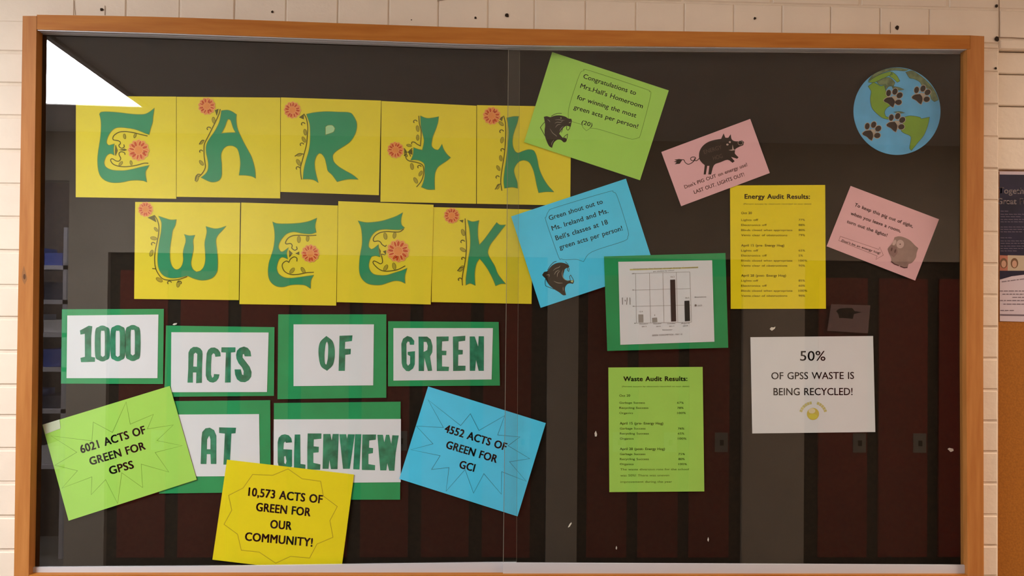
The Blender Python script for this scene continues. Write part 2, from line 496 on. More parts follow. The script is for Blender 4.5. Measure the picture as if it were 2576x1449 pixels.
A1 = [(605, 250), (680, 242), (740, 260), (802, 300), (798, 360), (805, 440), (820, 500), (860, 590), (910, 690), (960, 780), (1000, 860), (1030, 960), (1045, 1040), (1050, 1130), (1000, 1105), (920, 1092), (835, 1090), (848, 1000), (852, 920), (840, 830), (815, 750), (770, 715), (720, 705), (670, 715), (630, 750), (605, 800), (600, 860), (608, 940), (610, 1020), (608, 1090), (590, 1140), (550, 1170), (490, 1180), (430, 1165), (340, 1120), (390, 1080), (425, 1030), (435, 960), (425, 880), (408, 800), (405, 730), (420, 670), (460, 600), (510, 530), (550, 460), (580, 390), (595, 320)]
A1h = [(690, 360), (670, 400), (650, 460), (605, 545), (680, 538), (790, 535), (760, 480), (740, 420), (720, 370)]
letter_card([(444.3, 243.5), (705, 245.5), (704.5, 499), (444.3, 495)], 1, c2, [A1, A1h], (415, 192, 110),
            [[(590, 230), (575, 290), (540, 370), (490, 470), (430, 590), (385, 680), (378, 760), (380, 840), (390, 920), (395, 990), (360, 1060), (310, 1110)],
             curl(435, 490, 34), curl(335, 785, 28), [(385, 640), (350, 640), (315, 690)], [(330, 1080), (290, 1085), (262, 1165)]],
            [(505, 375, 36, 80), (350, 660, 30, 130), (345, 930, 34, 50), (285, 1130, 38, 100)], [[(520, 245), (570, 225), (545, 320)]],
            'yellow card with green capital A, second letter of the upper heading row')
c3 = Crop(560, 200, 4.529)
R1 = [(955, 395), (1050, 375), (1180, 365), (1320, 370), (1450, 378), (1500, 430), (1528, 500), (1525, 570), (1500, 640), (1450, 710), (1380, 760), (1310, 805), (1262, 850), (1255, 890), (1270, 940), (1320, 990), (1400, 1040), (1480, 1085), (1545, 1138), (1450, 1135), (1380, 1145), (1305, 1165), (1250, 1090), (1200, 1040), (1185, 980), (1165, 900), (1130, 850), (1100, 840), (1070, 870), (1050, 930), (1050, 1000), (1065, 1080), (1090, 1175), (1040, 1145), (980, 1135), (915, 1135), (925, 1030), (950, 920), (980, 820), (995, 720), (998, 600), (990, 500)]
R1h = [(1172, 540), (1200, 522), (1250, 522), (1280, 555), (1265, 595), (1220, 615), (1172, 630)]
rc = letter_card([(706.5, 245), (958.5, 253), (953, 491), (705.7, 482.6)], 1, c3, [R1, R1h], (795, 348, 95),
            [[(925, 390), (955, 450), (970, 540), (965, 640), (955, 740), (930, 840), (905, 930), (888, 1000), (890, 1080), (900, 1140)],
             curl(912, 512, 28), curl(898, 745, 28), curl(852, 1015, 28), [(925, 850), (870, 845), (822, 875)]],
            [(940, 600, 30, 80), (925, 685, 30, 60), (872, 858, 26, 170), (865, 945, 34, 60)], [[(870, 430), (925, 392), (925, 455)]],
            'yellow card with green capital R, middle letter of the upper heading row')
g = G(); g.flat([c3(smooth(R1h))], lv(1) - EPS - 0.00015); g.obj('counter_patch', mat('pale_green_paper', (0.42, 0.66, 0.33), 0.7), rc)
c4 = Crop(940, 220, 4.831)
T1 = [(568, 345), (640, 372), (710, 370), (790, 355), (780, 430), (750, 520), (720, 590), (708, 650), (705, 710), (740, 750), (780, 760), (800, 740), (830, 690), (850, 750), (890, 810), (935, 852), (890, 890), (830, 930), (780, 970), (750, 1030), (740, 1110), (742, 1240), (660, 1240), (580, 1210), (605, 1150), (620, 1080), (618, 1000), (615, 930), (560, 890), (500, 880), (450, 885), (478, 820), (485, 730), (540, 750), (590, 760), (605, 700), (612, 640), (600, 580), (575, 480)]
letter_card([(959.7, 254), (1198.5, 266), (1197.7, 512.5), (957, 507.5)], 1, c4, [T1], (265, 760, 98),
            [[(548, 345), (555, 440), (575, 520), (575, 620), (568, 710), (530, 690), (495, 665), (465, 665), (460, 690)],
             [(385, 825), (400, 870), (440, 895), (520, 910), (590, 940), (608, 1000), (600, 1080), (570, 1150), (520, 1210)],
             curl(500, 420, 30), curl(550, 970, 30), curl(395, 835, 26, -1), [(370, 740), (400, 790), (375, 830)], [(470, 740), (430, 780), (450, 840)]],
            [(535, 500, 32, 80), (535, 610, 30, 90), (430, 705, 26, 10), (465, 960, 34, 80), (570, 1045, 30, 120), (510, 1130, 34, 60)],
            [[(372, 755), (400, 785), (372, 815)], [(470, 755), (405, 785), (470, 820)]],
            'yellow card with green lowercase t, fourth letter of the upper heading row')
H1 = [(1618, 370), (1700, 352), (1762, 352), (1745, 430), (1710, 530), (1690, 610), (1690, 700), (1715, 770), (1755, 795), (1810, 775), (1880, 755), (1940, 765), (1970, 810), (1990, 880), (2010, 980), (2050, 1080), (2110, 1180), (2190, 1270), (2100, 1268), (2005, 1280), (1980, 1180), (1960, 1080), (1935, 990), (1890, 910), (1830, 885), (1770, 900), (1725, 950), (1705, 1010), (1720, 1080), (1745, 1150), (1750, 1225), (1680, 1212), (1590, 1225), (1580, 1140), (1590, 1020), (1610, 880), (1625, 740), (1640, 600), (1640, 500)]
letter_card([(1199.8, 264.5), (1437, 268.5), (1434.5, 517), (1199.5, 512.5)], 1, c4, [H1], (1435, 345, 105),
            [[(1580, 345), (1600, 430), (1605, 540), (1600, 660), (1590, 800), (1570, 930), (1550, 1060), (1545, 1160), (1558, 1255)],
             curl(1548, 540, 32), curl(1560, 765, 28), curl(1500, 1095, 28), [(1545, 1170), (1510, 1190), (1475, 1240)]],
            [(1550, 440, 30, 40), (1560, 640, 32, 100), (1545, 860, 30, 80), (1515, 980, 30, 60), (1510, 1205, 28, 110)],
            [[(1520, 380), (1575, 345), (1560, 410)]],
            'yellow card with green lowercase h, partly under the tilted lime notice')
c5 = Crop(320, 490, 4.77)
W1 = [(375, 255), (450, 280), (520, 300), (590, 298), (575, 370), (545, 430), (535, 500), (520, 590), (512, 680), (515, 780), (535, 850), (570, 890), (610, 895), (650, 860), (672, 790), (670, 700), (680, 640), (700, 570), (700, 520), (685, 475), (745, 490), (812, 485), (790, 550), (795, 640), (780, 730), (765, 820), (785, 890), (830, 925), (880, 910), (920, 860), (938, 780), (935, 680), (930, 580), (945, 500), (955, 440), (945, 380), (1040, 405), (1110, 400), (1188, 375), (1130, 440), (1085, 490), (1065, 550), (1075, 650), (1085, 760), (1085, 860), (1075, 930), (1030, 990), (960, 1020), (880, 1025), (800, 1005), (740, 980), (715, 975), (650, 990), (560, 1000), (480, 990), (420, 955), (380, 890), (365, 800), (370, 680), (385, 560), (405, 450), (412, 350), (400, 300)]
letter_card([(340, 508), (604, 510), (600.5, 755), (337.5, 752)], 1, c5, [W1], (220, 175, 88),
            [[(325, 245), (360, 300), (380, 380), (375, 480), (355, 580), (335, 680), (328, 780), (340, 880), (380, 960), (430, 1010), (510, 1025), (600, 1020), (670, 1000), (720, 980)],
             curl(305, 595, 30), curl(500, 1060, 32), curl(635, 1060, 30, -1), [(345, 890), (300, 885)]],
            [(345, 415, 26, 50), (318, 522, 34, 10), (290, 700, 34, 110), (385, 1020, 36, 30), (612, 1070, 34, 100)], [[(245, 275), (325, 243), (350, 330)]],
            'yellow card with green W, first letter of the lower heading row')
E2 = [(1745, 325), (1800, 345), (1900, 348), (2000, 345), (2100, 335), (2190, 315), (2275, 280), (2255, 370), (2268, 450), (2200, 470), (2100, 462), (2000, 445), (1920, 465), (1870, 510), (1830, 570), (1815, 630), (1840, 680), (1870, 680), (1935, 635), (1915, 700), (1925, 770), (1870, 750), (1830, 765), (1805, 820), (1795, 890), (1820, 950), (1880, 990), (1960, 1000), (2060, 990), (2160, 975), (2238, 965), (2205, 1030), (2200, 1125), (2130, 1085), (2030, 1078), (1950, 1085), (1880, 1105), (1800, 1100), (1735, 1060), (1700, 1000), (1690, 920), (1700, 820), (1725, 740), (1755, 640), (1770, 520), (1765, 420)]
letter_card([(606.8, 509.5), (850, 517), (845.5, 768.8), (602.3, 765)], 1, c5, [E2], (2197, 705, 106),
            [[(2270, 485), (2180, 490), (2080, 485), (1990, 490), (1930, 520), (1900, 570), (1910, 590), (1960, 585), (1980, 610), (1975, 640), (2010, 665), (2040, 650), (2030, 620)],
             [(2240, 930), (2150, 935), (2050, 955), (1960, 955), (1890, 920), (1860, 860), (1870, 820), (1910, 795), (1940, 810), (1960, 770), (2000, 745), (2035, 760), (2035, 800)]],
            [(2060, 535, 34, 90), (2165, 525, 30, 95), (1978, 910, 34, 130), (2110, 905, 34, 60)], [[(1940, 660), (1985, 702), (1945, 755)], [(2065, 680), (2015, 705), (2065, 722)]],
            'yellow card with green capital E, second letter of the lower heading row')
c6 = Crop(840, 490, 4.954)
E3 = [(302, 325), (400, 345), (500, 340), (600, 325), (700, 295), (780, 265), (858, 222), (838, 300), (842, 370), (880, 410), (830, 435), (740, 435), (640, 430), (560, 440), (500, 475), (460, 530), (435, 600), (435, 650), (465, 680), (500, 665), (555, 620), (560, 700), (575, 775), (520, 760), (470, 770), (445, 820), (435, 890), (455, 950), (500, 990), (570, 1003), (660, 1000), (760, 970), (840, 945), (912, 915), (885, 1010), (888, 1105), (830, 1078), (760, 1072), (690, 1090), (600, 1120), (520, 1125), (430, 1110), (370, 1070), (330, 1010), (315, 930), (318, 830), (330, 730), (350, 620), (350, 500), (335, 400)]
letter_card([(851, 506), (1090.7, 515), (1083.5, 766), (847, 760)], 1.8, c6, [E3], (800, 700, 138),
            [[(870, 425), (820, 460), (740, 462), (660, 458), (580, 470), (520, 505), (490, 550), (500, 580), (550, 575), (580, 590), (600, 620), (640, 645), (655, 625)],
             [(890, 885), (800, 930), (700, 950), (620, 950), (560, 925), (510, 880), (487, 845), (500, 825), (540, 840), (580, 860), (605, 840), (600, 790), (590, 750), (600, 740), (640, 750)]],
            [(640, 515, 36, 80), (755, 505, 34, 100), (645, 910, 36, 120), (750, 890, 36, 80)], [[(560, 655), (585, 700), (575, 770)], [(650, 690), (610, 705), (650, 750)]],
            'yellow card with green capital E and largest flower, just before the K')
K1 = [(1665, 315), (1730, 335), (1808, 320), (1795, 400), (1795, 520), (1812, 625), (1870, 560), (1930, 480), (1980, 410), (2028, 345), (2070, 375), (2140, 375), (2080, 450), (2010, 540), (1950, 620), (1920, 700), (1930, 760), (1970, 830), (2005, 890), (2040, 980), (2090, 1050), (2140, 1110), (2080, 1110), (2015, 1135), (1985, 1060), (1930, 950), (1870, 860), (1815, 795), (1780, 850), (1760, 930), (1755, 1020), (1762, 1130), (1700, 1105), (1645, 1125), (1645, 1040), (1660, 930), (1675, 800), (1695, 680), (1700, 560), (1690, 430)]
letter_card([(1088, 521), (1341, 527), (1337, 764.5), (1085.5, 760)], 1, c6, [K1], (1468, 260, 96),
            [[(1635, 295), (1640, 400), (1645, 520), (1652, 640), (1645, 760), (1630, 860), (1610, 960), (1598, 1050), (1602, 1130)],
             curl(1598, 590, 32), curl(1565, 1060, 30), curl(1605, 800, 26), [(1610, 905), (1575, 910), (1538, 950)]],
            [(1610, 470, 36, 70), (1608, 685, 34, 30), (1585, 920, 38, 130)], [[(1562, 318), (1614, 312), (1605, 350)]],
            'yellow card with green capital K, partly under the tilted blue notice')

# ------------------------------------------------------------------ word cards
def word_card(gq, wq, L, letters, label, Lw=0.55):
    card = sheet('word_card', gq, L, GCARD, thk=0.0012)
    tag(card, label, 'card', 'green-backed word cards')
    ws = sheet('white_sheet', wq, L + Lw, WHITE, card)
    y = lv(L + Lw) - EPS
    for loops in letters:
        g = G(); g.flat(loops, y); g.obj('letter', MARK, ws)
    return card


d1 = Crop(160, 810, 10.733)
O = lambda cr, a, b_, c, d, i0, i1, j0, j1: [cr(smooth([(a, b_ + (d - b_) * .16), ((a * 3 + c) / 4, b_ + (d - b_) * .035), ((a + c) / 2, b_), ((a + 3 * c) / 4, b_ + (d - b_) * .035), (c, b_ + (d - b_) * .16), (c, d - (d - b_) * .16), ((a + 3 * c) / 4, d - (d - b_) * .035), ((a + c) / 2, d), ((a * 3 + c) / 4, d - (d - b_) * .035), (a, d - (d - b_) * .16)], n=4)),
                                                  cr(smooth([(i0, j0 + 50), ((i0 + i1) / 2, j0), (i1, j0 + 50), (i1, j1 - 40), ((i0 + i1) / 2, j1), (i0, j1 - 40)], n=3))]
word_card([(155.8, 778), (412, 777), (410, 966), (153.4, 965)], [(169.3, 793.7), (398.4, 791.3), (396, 951.3), (167.4, 951.3)], 1,
          [[d1([(440, 230), (680, 100), (775, 115), (745, 400), (745, 940), (850, 960), (845, 1075), (470, 1085), (455, 970), (575, 940), (572, 320), (455, 340)])],
           O(d1, 852, 95, 1245, 1065, 1005, 1110, 240, 945), O(d1, 1270, 85, 1660, 1060, 1405, 1515, 240, 945), O(d1, 1672, 80, 2068, 1055, 1812, 1920, 215, 905)],
          'green-backed white card reading 1000, at the start of its row')
d2 = Crop(460, 850, 10.35)
word_card([(417.7, 819), (690.4, 823), (689, 995.9), (413, 998.3)], [(431, 835.8), (675.7, 836.5), (671.6, 986.2), (430, 986.7)], 1,
          [[d2([(145, 380), (190, 290), (270, 235), (370, 235), (450, 270), (505, 340), (515, 420), (500, 800), (495, 1170), (345, 1180), (350, 900), (262, 900), (262, 1165), (120, 1165), (140, 800)]), d2([(285, 420), (330, 385), (375, 420), (365, 750), (270, 745)])],
           [d2([(620, 400), (660, 310), (730, 255), (830, 250), (920, 300), (975, 380), (985, 480), (845, 495), (830, 420), (790, 400), (750, 450), (735, 700), (735, 960), (765, 1040), (800, 1010), (810, 940), (955, 950), (930, 1050), (870, 1130), (790, 1165), (700, 1150), (630, 1090), (595, 980), (600, 700)])],
           [d2([(1005, 245), (1370, 245), (1365, 370), (1250, 380), (1245, 1160), (1095, 1165), (1120, 380), (1000, 375)])],
           [d2([(1385, 440), (1410, 330), (1480, 260), (1590, 225), (1690, 260), (1760, 350), (1780, 480), (1610, 480), (1590, 420), (1560, 430), (1555, 510), (1640, 620), (1740, 750), (1790, 890), (1780, 1010), (1720, 1100), (1620, 1155), (1500, 1145), (1410, 1080), (1360, 960), (1345, 820), (1510, 820), (1540, 950), (1575, 970), (1585, 870), (1540, 770), (1450, 660), (1395, 540)])]],
          'green-backed white card reading ACTS, beside the 1000 card')
d3 = Crop(780, 820, 5.6)
word_card([(700, 790.8), (971.7, 790.8), (971.7, 1000.5), (698, 1004.3)], [(738.5, 816), (940.6, 816), (938.7, 969.4), (738.5, 971.3)], 1,
          [[d3(smooth([(118, 380), (140, 230), (230, 140), (320, 220), (350, 370), (325, 540), (240, 632), (150, 560)], n=5)), d3(smooth([(205, 400), (220, 260), (240, 220), (255, 280), (250, 450), (230, 545), (210, 520)], n=4))],
           [d3([(415, 138), (598, 132), (590, 212), (495, 225), (490, 322), (575, 322), (570, 398), (495, 408), (490, 632), (402, 632)])]],
          'green-backed white card reading OF, widest green border in the row')
word_card([(976.5, 808), (1254.5, 810), (1257.6, 970), (976, 971.8)], [(989.7, 825.5), (1240, 825.5), (1236.7, 954.5), (989.7, 957.4)], 1,
          [[d3([(1285, 250), (1310, 180), (1370, 140), (1430, 160), (1468, 210), (1465, 265), (1405, 265), (1400, 225), (1375, 220), (1358, 250), (1360, 530), (1380, 560), (1408, 530), (1410, 425), (1375, 405), (1375, 365), (1478, 355), (1475, 540), (1450, 600), (1395, 638), (1355, 635), (1305, 580), (1290, 520)])],
           [d3([(1527, 150), (1650, 150), (1700, 190), (1725, 280), (1722, 370), (1690, 430), (1720, 630), (1660, 635), (1610, 450), (1605, 635), (1530, 635), (1530, 400)]), d3([(1600, 225), (1640, 225), (1658, 280), (1650, 340), (1600, 365)])],
           [d3([(1780, 150), (1953, 148), (1950, 212), (1860, 218), (1855, 348), (1922, 350), (1918, 412), (1858, 412), (1858, 570), (1958, 575), (1952, 635), (1785, 635)])],
           [d3([(2012, 150), (2188, 138), (2185, 208), (2092, 220), (2090, 335), (2152, 338), (2150, 400), (2088, 405), (2085, 560), (2190, 560), (2188, 630), (2015, 635)])],
           [d3([(2248, 148), (2320, 148), (2368, 290), (2375, 145), (2450, 145), (2448, 632), (2375, 632), (2338, 480), (2325, 632), (2250, 632)])]],
          'green-backed white card reading GREEN, at the end of its row')
d4 = Crop(500, 1000, 3.228)
word_card([(404, 1009.5), (679.7, 1006.8), (681, 1238), (400, 1241.5)], [(428, 1043), (651.5, 1041.8), (654, 1197.5), (426, 1199)], 1,
          [[d4([(22, 330), (28, 280), (55, 250), (90, 245), (125, 265), (143, 310), (143, 540), (98, 540), (95, 460), (65, 460), (62, 540), (15, 540)]), d4([(68, 340), (85, 310), (95, 340), (95, 420), (66, 420)])],
           [d4([(165, 242), (303, 245), (298, 290), (265, 293), (252, 545), (200, 545), (212, 293), (165, 288)])]],
          'green-backed white card reading AT, between lime and yellow tilted notices')
d5 = Crop(680, 1060, 7.576)
word_card([(689, 1014), (1007.7, 1010.6), (1006.5, 1257), (690, 1257)], [(688.8, 1055), (1008.5, 1054), (1008, 1213), (688, 1216)], 1,
          [[d5([(140, 400), (160, 310), (210, 260), (280, 245), (350, 265), (400, 320), (415, 400), (300, 408), (285, 385), (258, 410), (250, 530), (415, 540), (415, 850), (350, 930), (250, 940), (170, 890), (140, 780)]), d5([(262, 670), (290, 660), (308, 760), (290, 815), (265, 790)])],
           [d5([(465, 250), (570, 250), (575, 810), (670, 825), (665, 930), (450, 930), (452, 600)])],
           [d5([(712, 230), (975, 230), (972, 330), (830, 345), (825, 475), (925, 485), (920, 590), (820, 600), (820, 790), (955, 820), (950, 920), (705, 920), (705, 500)])],
           [d5([(1010, 240), (1145, 240), (1170, 360), (1190, 240), (1305, 240), (1280, 910), (1155, 910), (1125, 740), (1110, 905), (995, 905)])],
           [d5([(1315, 245), (1445, 245), (1462, 330), (1480, 245), (1610, 248), (1515, 905), (1385, 905)])],
           [d5([(1615, 245), (1735, 245), (1700, 915), (1580, 912)])],
           [d5([(1755, 250), (2015, 250), (2010, 350), (1885, 365), (1880, 500), (1960, 510), (1955, 605), (1870, 620), (1870, 815), (1998, 835), (1995, 930), (1745, 925), (1745, 600)])],
           [d5([(2040, 255), (2145, 255), (2172, 400), (2205, 255), (2265, 255), (2305, 425), (2325, 265), (2448, 268), (2390, 600), (2365, 940), (2265, 940), (2230, 800), (2210, 935), (2095, 935)])]],
          'green-backed white card reading GLENVIEW, widest card of the lower word row')

# ------------------------------------------------------------------ notices
def notice(quad, L, m_, label, name='notice_sheet', group=None, thk=0.0007):
    return tag(sheet(name, quad, L, m_, thk=thk), label, 'notice', group)


def lines_text(o, L, rows, m_=INK, bold=0.0, name='text_line', dy=0.0):
    for r_ in rows:
        g = G()
        s, p0, p1, h = r_[:4]
        text(g, s, p0, p1, h, lv(L) - EPS - dy, r_[4] if len(r_) > 4 else bold)
        g.obj(name, m_, o)


def burst(o, L, cr, pts, m_, w=1.1):
    g = G(); ribbon(g, cr(pts), w, lv(L) - EPS * 0.6, 0, True); return g.obj('starburst_outline', m_, o)


def rows(cr, lst): return [(s, cr([a])[0], cr([b_])[0], h / cr.o[2]) + tuple(rest) for s, a, b_, h, *rest in lst]


LIME_L = mat('lime_line', (0.17, 0.32, 0.04), 0.7)
YEL_L = mat('yellow_line', (0.42, 0.31, 0.015), 0.7)
BLUE_L = mat('blue_line', (0.035, 0.20, 0.30), 0.7)
c13 = Crop(90, 950, 2.904)
o = notice([(106.5, 1068.8), (427, 970.8), (494.6, 1206.5), (172.6, 1310)], 3, LIME, 'lime sheet tilted at the bottom corner, reading 6021 acts of green')
lines_text(o, 3, rows(c13, [('6021 ACTS OF', (335, 552), (805, 406), 57, .028), ('GREEN FOR', (402, 640), (803, 522), 56, .028), ('GPSS', (545, 708), (718, 660), 56, .028)]))
burst(o, 3, c13, [(660, 178), (690, 340), (860, 268), (815, 375), (1005, 345), (885, 460), (1070, 497), (872, 547), (972, 690), (770, 632), (780, 803), (628, 695), (598, 920), (510, 745), (405, 855), (410, 725), (190, 808), (305, 680), (140, 640), (300, 545), (110, 425), (410, 462), (420, 325), (560, 400)], LIME_L)
c14 = Crop(500, 1000, 3.228)
o = notice([(571, 1156.4), (890.5, 1193.8), (857, 1446), (534.3, 1408)], 3, YEL2, 'yellow tilted sheet about 10,573 acts, resting on the bottom door rail')
lines_text(o, 3, rows(c14, [('10,573 ACTS OF', (402, 797), (1000, 860), 66, .028), ('GREEN FOR', (465, 920), (903, 964), 66, .028), ('OUR', (580, 1060), (750, 1075), 66, .028), ('COMMUNITY!', (375, 1160), (920, 1210), 66, .028)]))
burst(o, 3, c14, [(725, 580), (840, 660), (990, 680), (1012, 800), (1125, 885), (1065, 1000), (1090, 1135), (960, 1190), (900, 1303), (745, 1290), (625, 1345), (490, 1255), (345, 1240), (315, 1110), (205, 1030), (268, 915), (242, 795), (360, 735), (437, 625), (600, 632)], YEL_L, 1.5)
c15 = Crop(980, 960, 4.026)
o = notice([(1077, 972.3), (1373, 1064.3), (1302, 1299), (1004.5, 1204.7)], 3, BLUE, 'blue tilted sheet reading 4552 acts of green, below the GREEN card')
lines_text(o, 3, rows(c15, [('4552 ACTS OF', (553, 508), (1170, 698), 76, .028), ('GREEN FOR', (568, 672), (1078, 822), 76, .028), ('GCI', (703, 872), (852, 912), 76, .028)]))
burst(o, 3, c15, [(390, 185), (720, 445), (818, 325), (905, 495), (1165, 345), (1095, 540), (1320, 560), (1200, 650), (1420, 780), (1215, 812), (1385, 1010), (1135, 912), (1132, 1140), (955, 932), (850, 1130), (765, 890), (572, 1110), (602, 870), (425, 890), (512, 750), (215, 690), (440, 630), (270, 450), (545, 465)], BLUE_L, 1.2)
HL = mat('head_highlight', (0.30, 0.27, 0.22), 0.7)


def panther(o, L, cr, out, dark, light, pale):
    g = G(); y = lv(L) - EPS
    g.flat([cr(smooth(out, n=3))], y, 0)
    for l in dark: ribbon(g, cr(smooth(l, False, 3)), 1.3, y - 0.0001, 0)
    for l in light: ribbon(g, cr(smooth(l, False, 4)), 1.6, y - 0.0002, 1, taper=True)
    for l in pale: g.flat([cr(l)], y - 0.00005, 2)
    g.obj('panther_head', [mat('dark_brown_ink', (0.030, 0.020, 0.010), 0.6), HL, mat('pale_tooth', (0.45, 0.55, 0.25), 0.7)], o)


c6b = Crop(1260, 120, 4.261)
o = notice([(1389, 130.8), (1682.4, 227.5), (1610, 453.4), (1318.5, 357.5)], 3, LIME, 'lime tilted sheet with panther head, congratulating a homeroom')
lines_text(o, 3, rows(c6b, [('Congratulations to', (880, 325), (1442, 508), 48), ("Mrs.Hall's Homeroom", (848, 428), (1515, 650), 48), ('for winning the most', (812, 550), (1445, 750), 48), ('green acts per person!', (778, 655), (1462, 868), 48), ('(20)', (862, 815), (975, 850), 42)]), bold=0.009)
g = G(); ribbon(g, c6b(smooth([(850, 275), (890, 248), (950, 245), (1540, 440), (1590, 470), (1605, 520), (1500, 920), (1470, 965), (1420, 980), (1360, 970), (1010, 865), (915, 890), (880, 855), (860, 822), (760, 790), (725, 750), (730, 640), (790, 440)], n=4)), 1.1, lv(3) - EPS * .6, 0, True); g.obj('speech_bubble', LIME_L, o)
c7 = Crop(1340, 260, 10.35)
panther(o, 3, c7, [(290, 350), (370, 335), (460, 360), (560, 325), (700, 312), (850, 345), (930, 395), (1000, 400), (1020, 450), (1005, 530), (990, 610), (950, 600), (890, 585), (830, 610), (780, 660), (735, 720), (690, 790), (740, 850), (790, 905), (840, 890), (890, 930), (880, 980), (850, 1010), (800, 1010), (740, 955), (650, 945), (570, 1000), (530, 1070), (505, 1160), (430, 1115), (370, 1000), (320, 850), (310, 700), (325, 580), (310, 460)],
        [[(790, 905), (850, 840), (912, 800), (890, 930)], [(885, 590), (885, 670), (920, 700), (965, 650), (965, 610)], [(480, 340), (560, 290), (650, 262), (760, 262)], [(310, 490), (240, 570), (200, 630), (250, 720), (320, 850)], [(780, 660), (750, 760)]],
        [[(580, 430), (680, 425), (760, 440), (830, 440)], [(575, 520), (640, 490), (730, 495), (780, 450)], [(590, 630), (650, 560), (730, 545)], [(805, 590), (740, 650), (700, 720)], [(450, 660), (520, 770), (610, 840), (620, 870)], [(380, 420), (430, 450), (450, 490)], [(490, 1090), (500, 1030), (555, 950)]],
        [[(715, 375), (740, 365), (755, 385), (735, 400)], [(940, 505), (990, 480), (985, 500), (950, 515)]])
c7b = Crop(1280, 440, 4.261)
o = notice([(1285.9, 544.5), (1574.6, 449.4), (1648.6, 679), (1360, 774.5)], 3, BLUE, 'blue tilted sheet with panther head and green shout out message')
lines_text(o, 3, rows(c7b, [('Green shout out to', (438, 487), (1010, 305), 50), ('Ms. Ireland and Ms.', (468, 597), (1070, 405), 50), ("Bell's classes at 18", (508, 702), (1065, 525), 50), ('green acts per person!', (548, 800), (1222, 592), 50)]), m_=mat('blue_grey_ink', (0.03, 0.075, 0.09), 0.7), bold=0.009)
g = G(); ribbon(g, c7b(smooth([(400, 450), (430, 385), (500, 350), (1050, 185), (1120, 185), (1165, 240), (1275, 590), (1275, 660), (1230, 710), (890, 825), (800, 930), (720, 905), (620, 910), (560, 900), (530, 870), (400, 500)], n=4)), 1.1, lv(3) - EPS * .6, 0, True); g.obj('speech_bubble', BLUE_L, o)
c8 = Crop(1340, 660, 10.35)
panther(o, 3, c8, [(245, 330), (300, 250), (380, 230), (440, 150), (520, 70), (620, 20), (740, 5), (850, 30), (930, 70), (955, 110), (930, 140), (880, 150), (835, 185), (820, 240), (800, 300), (795, 370), (830, 440), (900, 480), (970, 470), (1070, 460), (1075, 510), (1045, 560), (970, 545), (900, 570), (850, 640), (840, 720), (870, 850), (790, 855), (690, 780), (560, 700), (440, 600), (370, 500), (330, 420), (290, 380)],
        [[(385, 210), (450, 100), (540, 0), (620, -30)], [(340, 420), (325, 500), (335, 600), (380, 630), (560, 700)], [(955, 370), (990, 330), (1065, 460)], [(960, 370), (980, 470)], [(850, -20), (930, 60)], [(920, 140), (900, 200), (940, 240), (950, 150)]],
        [[(530, 220), (600, 160), (680, 130), (715, 90)], [(560, 320), (610, 240), (690, 200)], [(640, 380), (650, 290), (710, 215)], [(790, 200), (765, 280), (790, 390), (860, 460), (960, 470)], [(350, 330), (430, 320), (430, 380)], [(550, 490), (660, 535), (780, 540)], [(790, 640), (795, 740)]],
        [[(985, 480), (1055, 465), (1050, 525), (1010, 520)]])
# pink notices
c9 = Crop(1640, 280, 5.572)
PB = mat('pig_black', (0.022, 0.012, 0.009), 0.6)
PW = mat('pig_pale', (0.50, 0.36, 0.33), 0.7)
o = notice([(1663.7, 382.3), (1887.3, 299), (1936.5, 435.2), (1713.6, 518.7)], 2.2, PINK, 'small pink sheet with black plug-tailed pig, above the energy results')
g = G(); y = lv(2.2) - EPS
g.flat([c9(smooth([(660, 640), (665, 570), (700, 500), (770, 440), (860, 405), (970, 385), (1005, 310), (1030, 370), (1070, 370), (1105, 320), (1115, 385), (1150, 415), (1210, 420), (1260, 405), (1292, 430), (1280, 475), (1220, 500), (1170, 530), (1165, 560), (1165, 595), (1215, 645), (1195, 665), (1110, 640), (1160, 700), (1130, 722), (1060, 680), (960, 715), (870, 755), (830, 885), (790, 885), (805, 765), (775, 765), (755, 885), (725, 885), (740, 755), (700, 720), (670, 680)], n=3))], y, 0)
ribbon(g, c9(smooth([(662, 660), (630, 690), (600, 685), (612, 650), (575, 640), (545, 655), (550, 685), (585, 690), (600, 660), (590, 695), (545, 730), (505, 742), (465, 715), (450, 682), (425, 678)], False, 4, 100)), 1.8, y, 0)
g.flat([c9([(430, 675), (380, 668), (315, 678), (350, 695), (305, 705), (345, 718), (318, 742), (390, 735)])], y, 0)
g.flat([c9(ell(1058, 466, 17, 13))], y - .0001, 1); g.flat([c9(ell(1092, 432, 14, 15))], y - .0001, 1)
g.flat([c9([(1072, 545), (1125, 535), (1130, 465), (1145, 525), (1165, 545), (1120, 552)])], y - .0001, 1)
ribbon(g, c9(ell(1240, 442, 34, 30)), 1.1, y - .0001, 1, True)
g.obj('pig_picture', [PB, PW], o)
lines_text(o, 2.2, rows(c9, [('ENERGY', (735, 600), (985, 525), 55), ('HOG', (865, 688), (995, 650), 58)]), m_=mat('dim_grey_print', (0.10, 0.065, 0.058), 0.7), name='pig_lettering', dy=0.0001)
lines_text(o, 2.2, rows(c9, [("Don't PIG OUT on energy use!", (465, 1085), (1340, 765), 48, .014), ('LAST OUT. LIGHTS OUT!', (598, 1158), (1300, 905), 50, .014)]), m_=mat('brown_ink', (0.20, 0.09, 0.08), 0.7))
c10 = Crop(2060, 450, 5.366)
PINK_INK = MATS['brown_ink']
o = notice([(2140, 467.7), (2362.3, 551.6), (2302.3, 705.7), (2079.6, 619.6)], 1.2, PINK, 'pink sheet with round grey pig and arrow, beside the yellow results')
lines_text(o, 1.2, rows(c10, [('To keep this pig out of sight,', (478, 365), (1265, 660), 44, .018), ('when you leave a room,', (425, 482), (1098, 722), 44, .018), ('turn out the lights!', (375, 592), (915, 782), 44, .018), ("Don't be an energy hog!", (305, 845), (822, 1018), 30, .018)]), m_=PINK_INK)
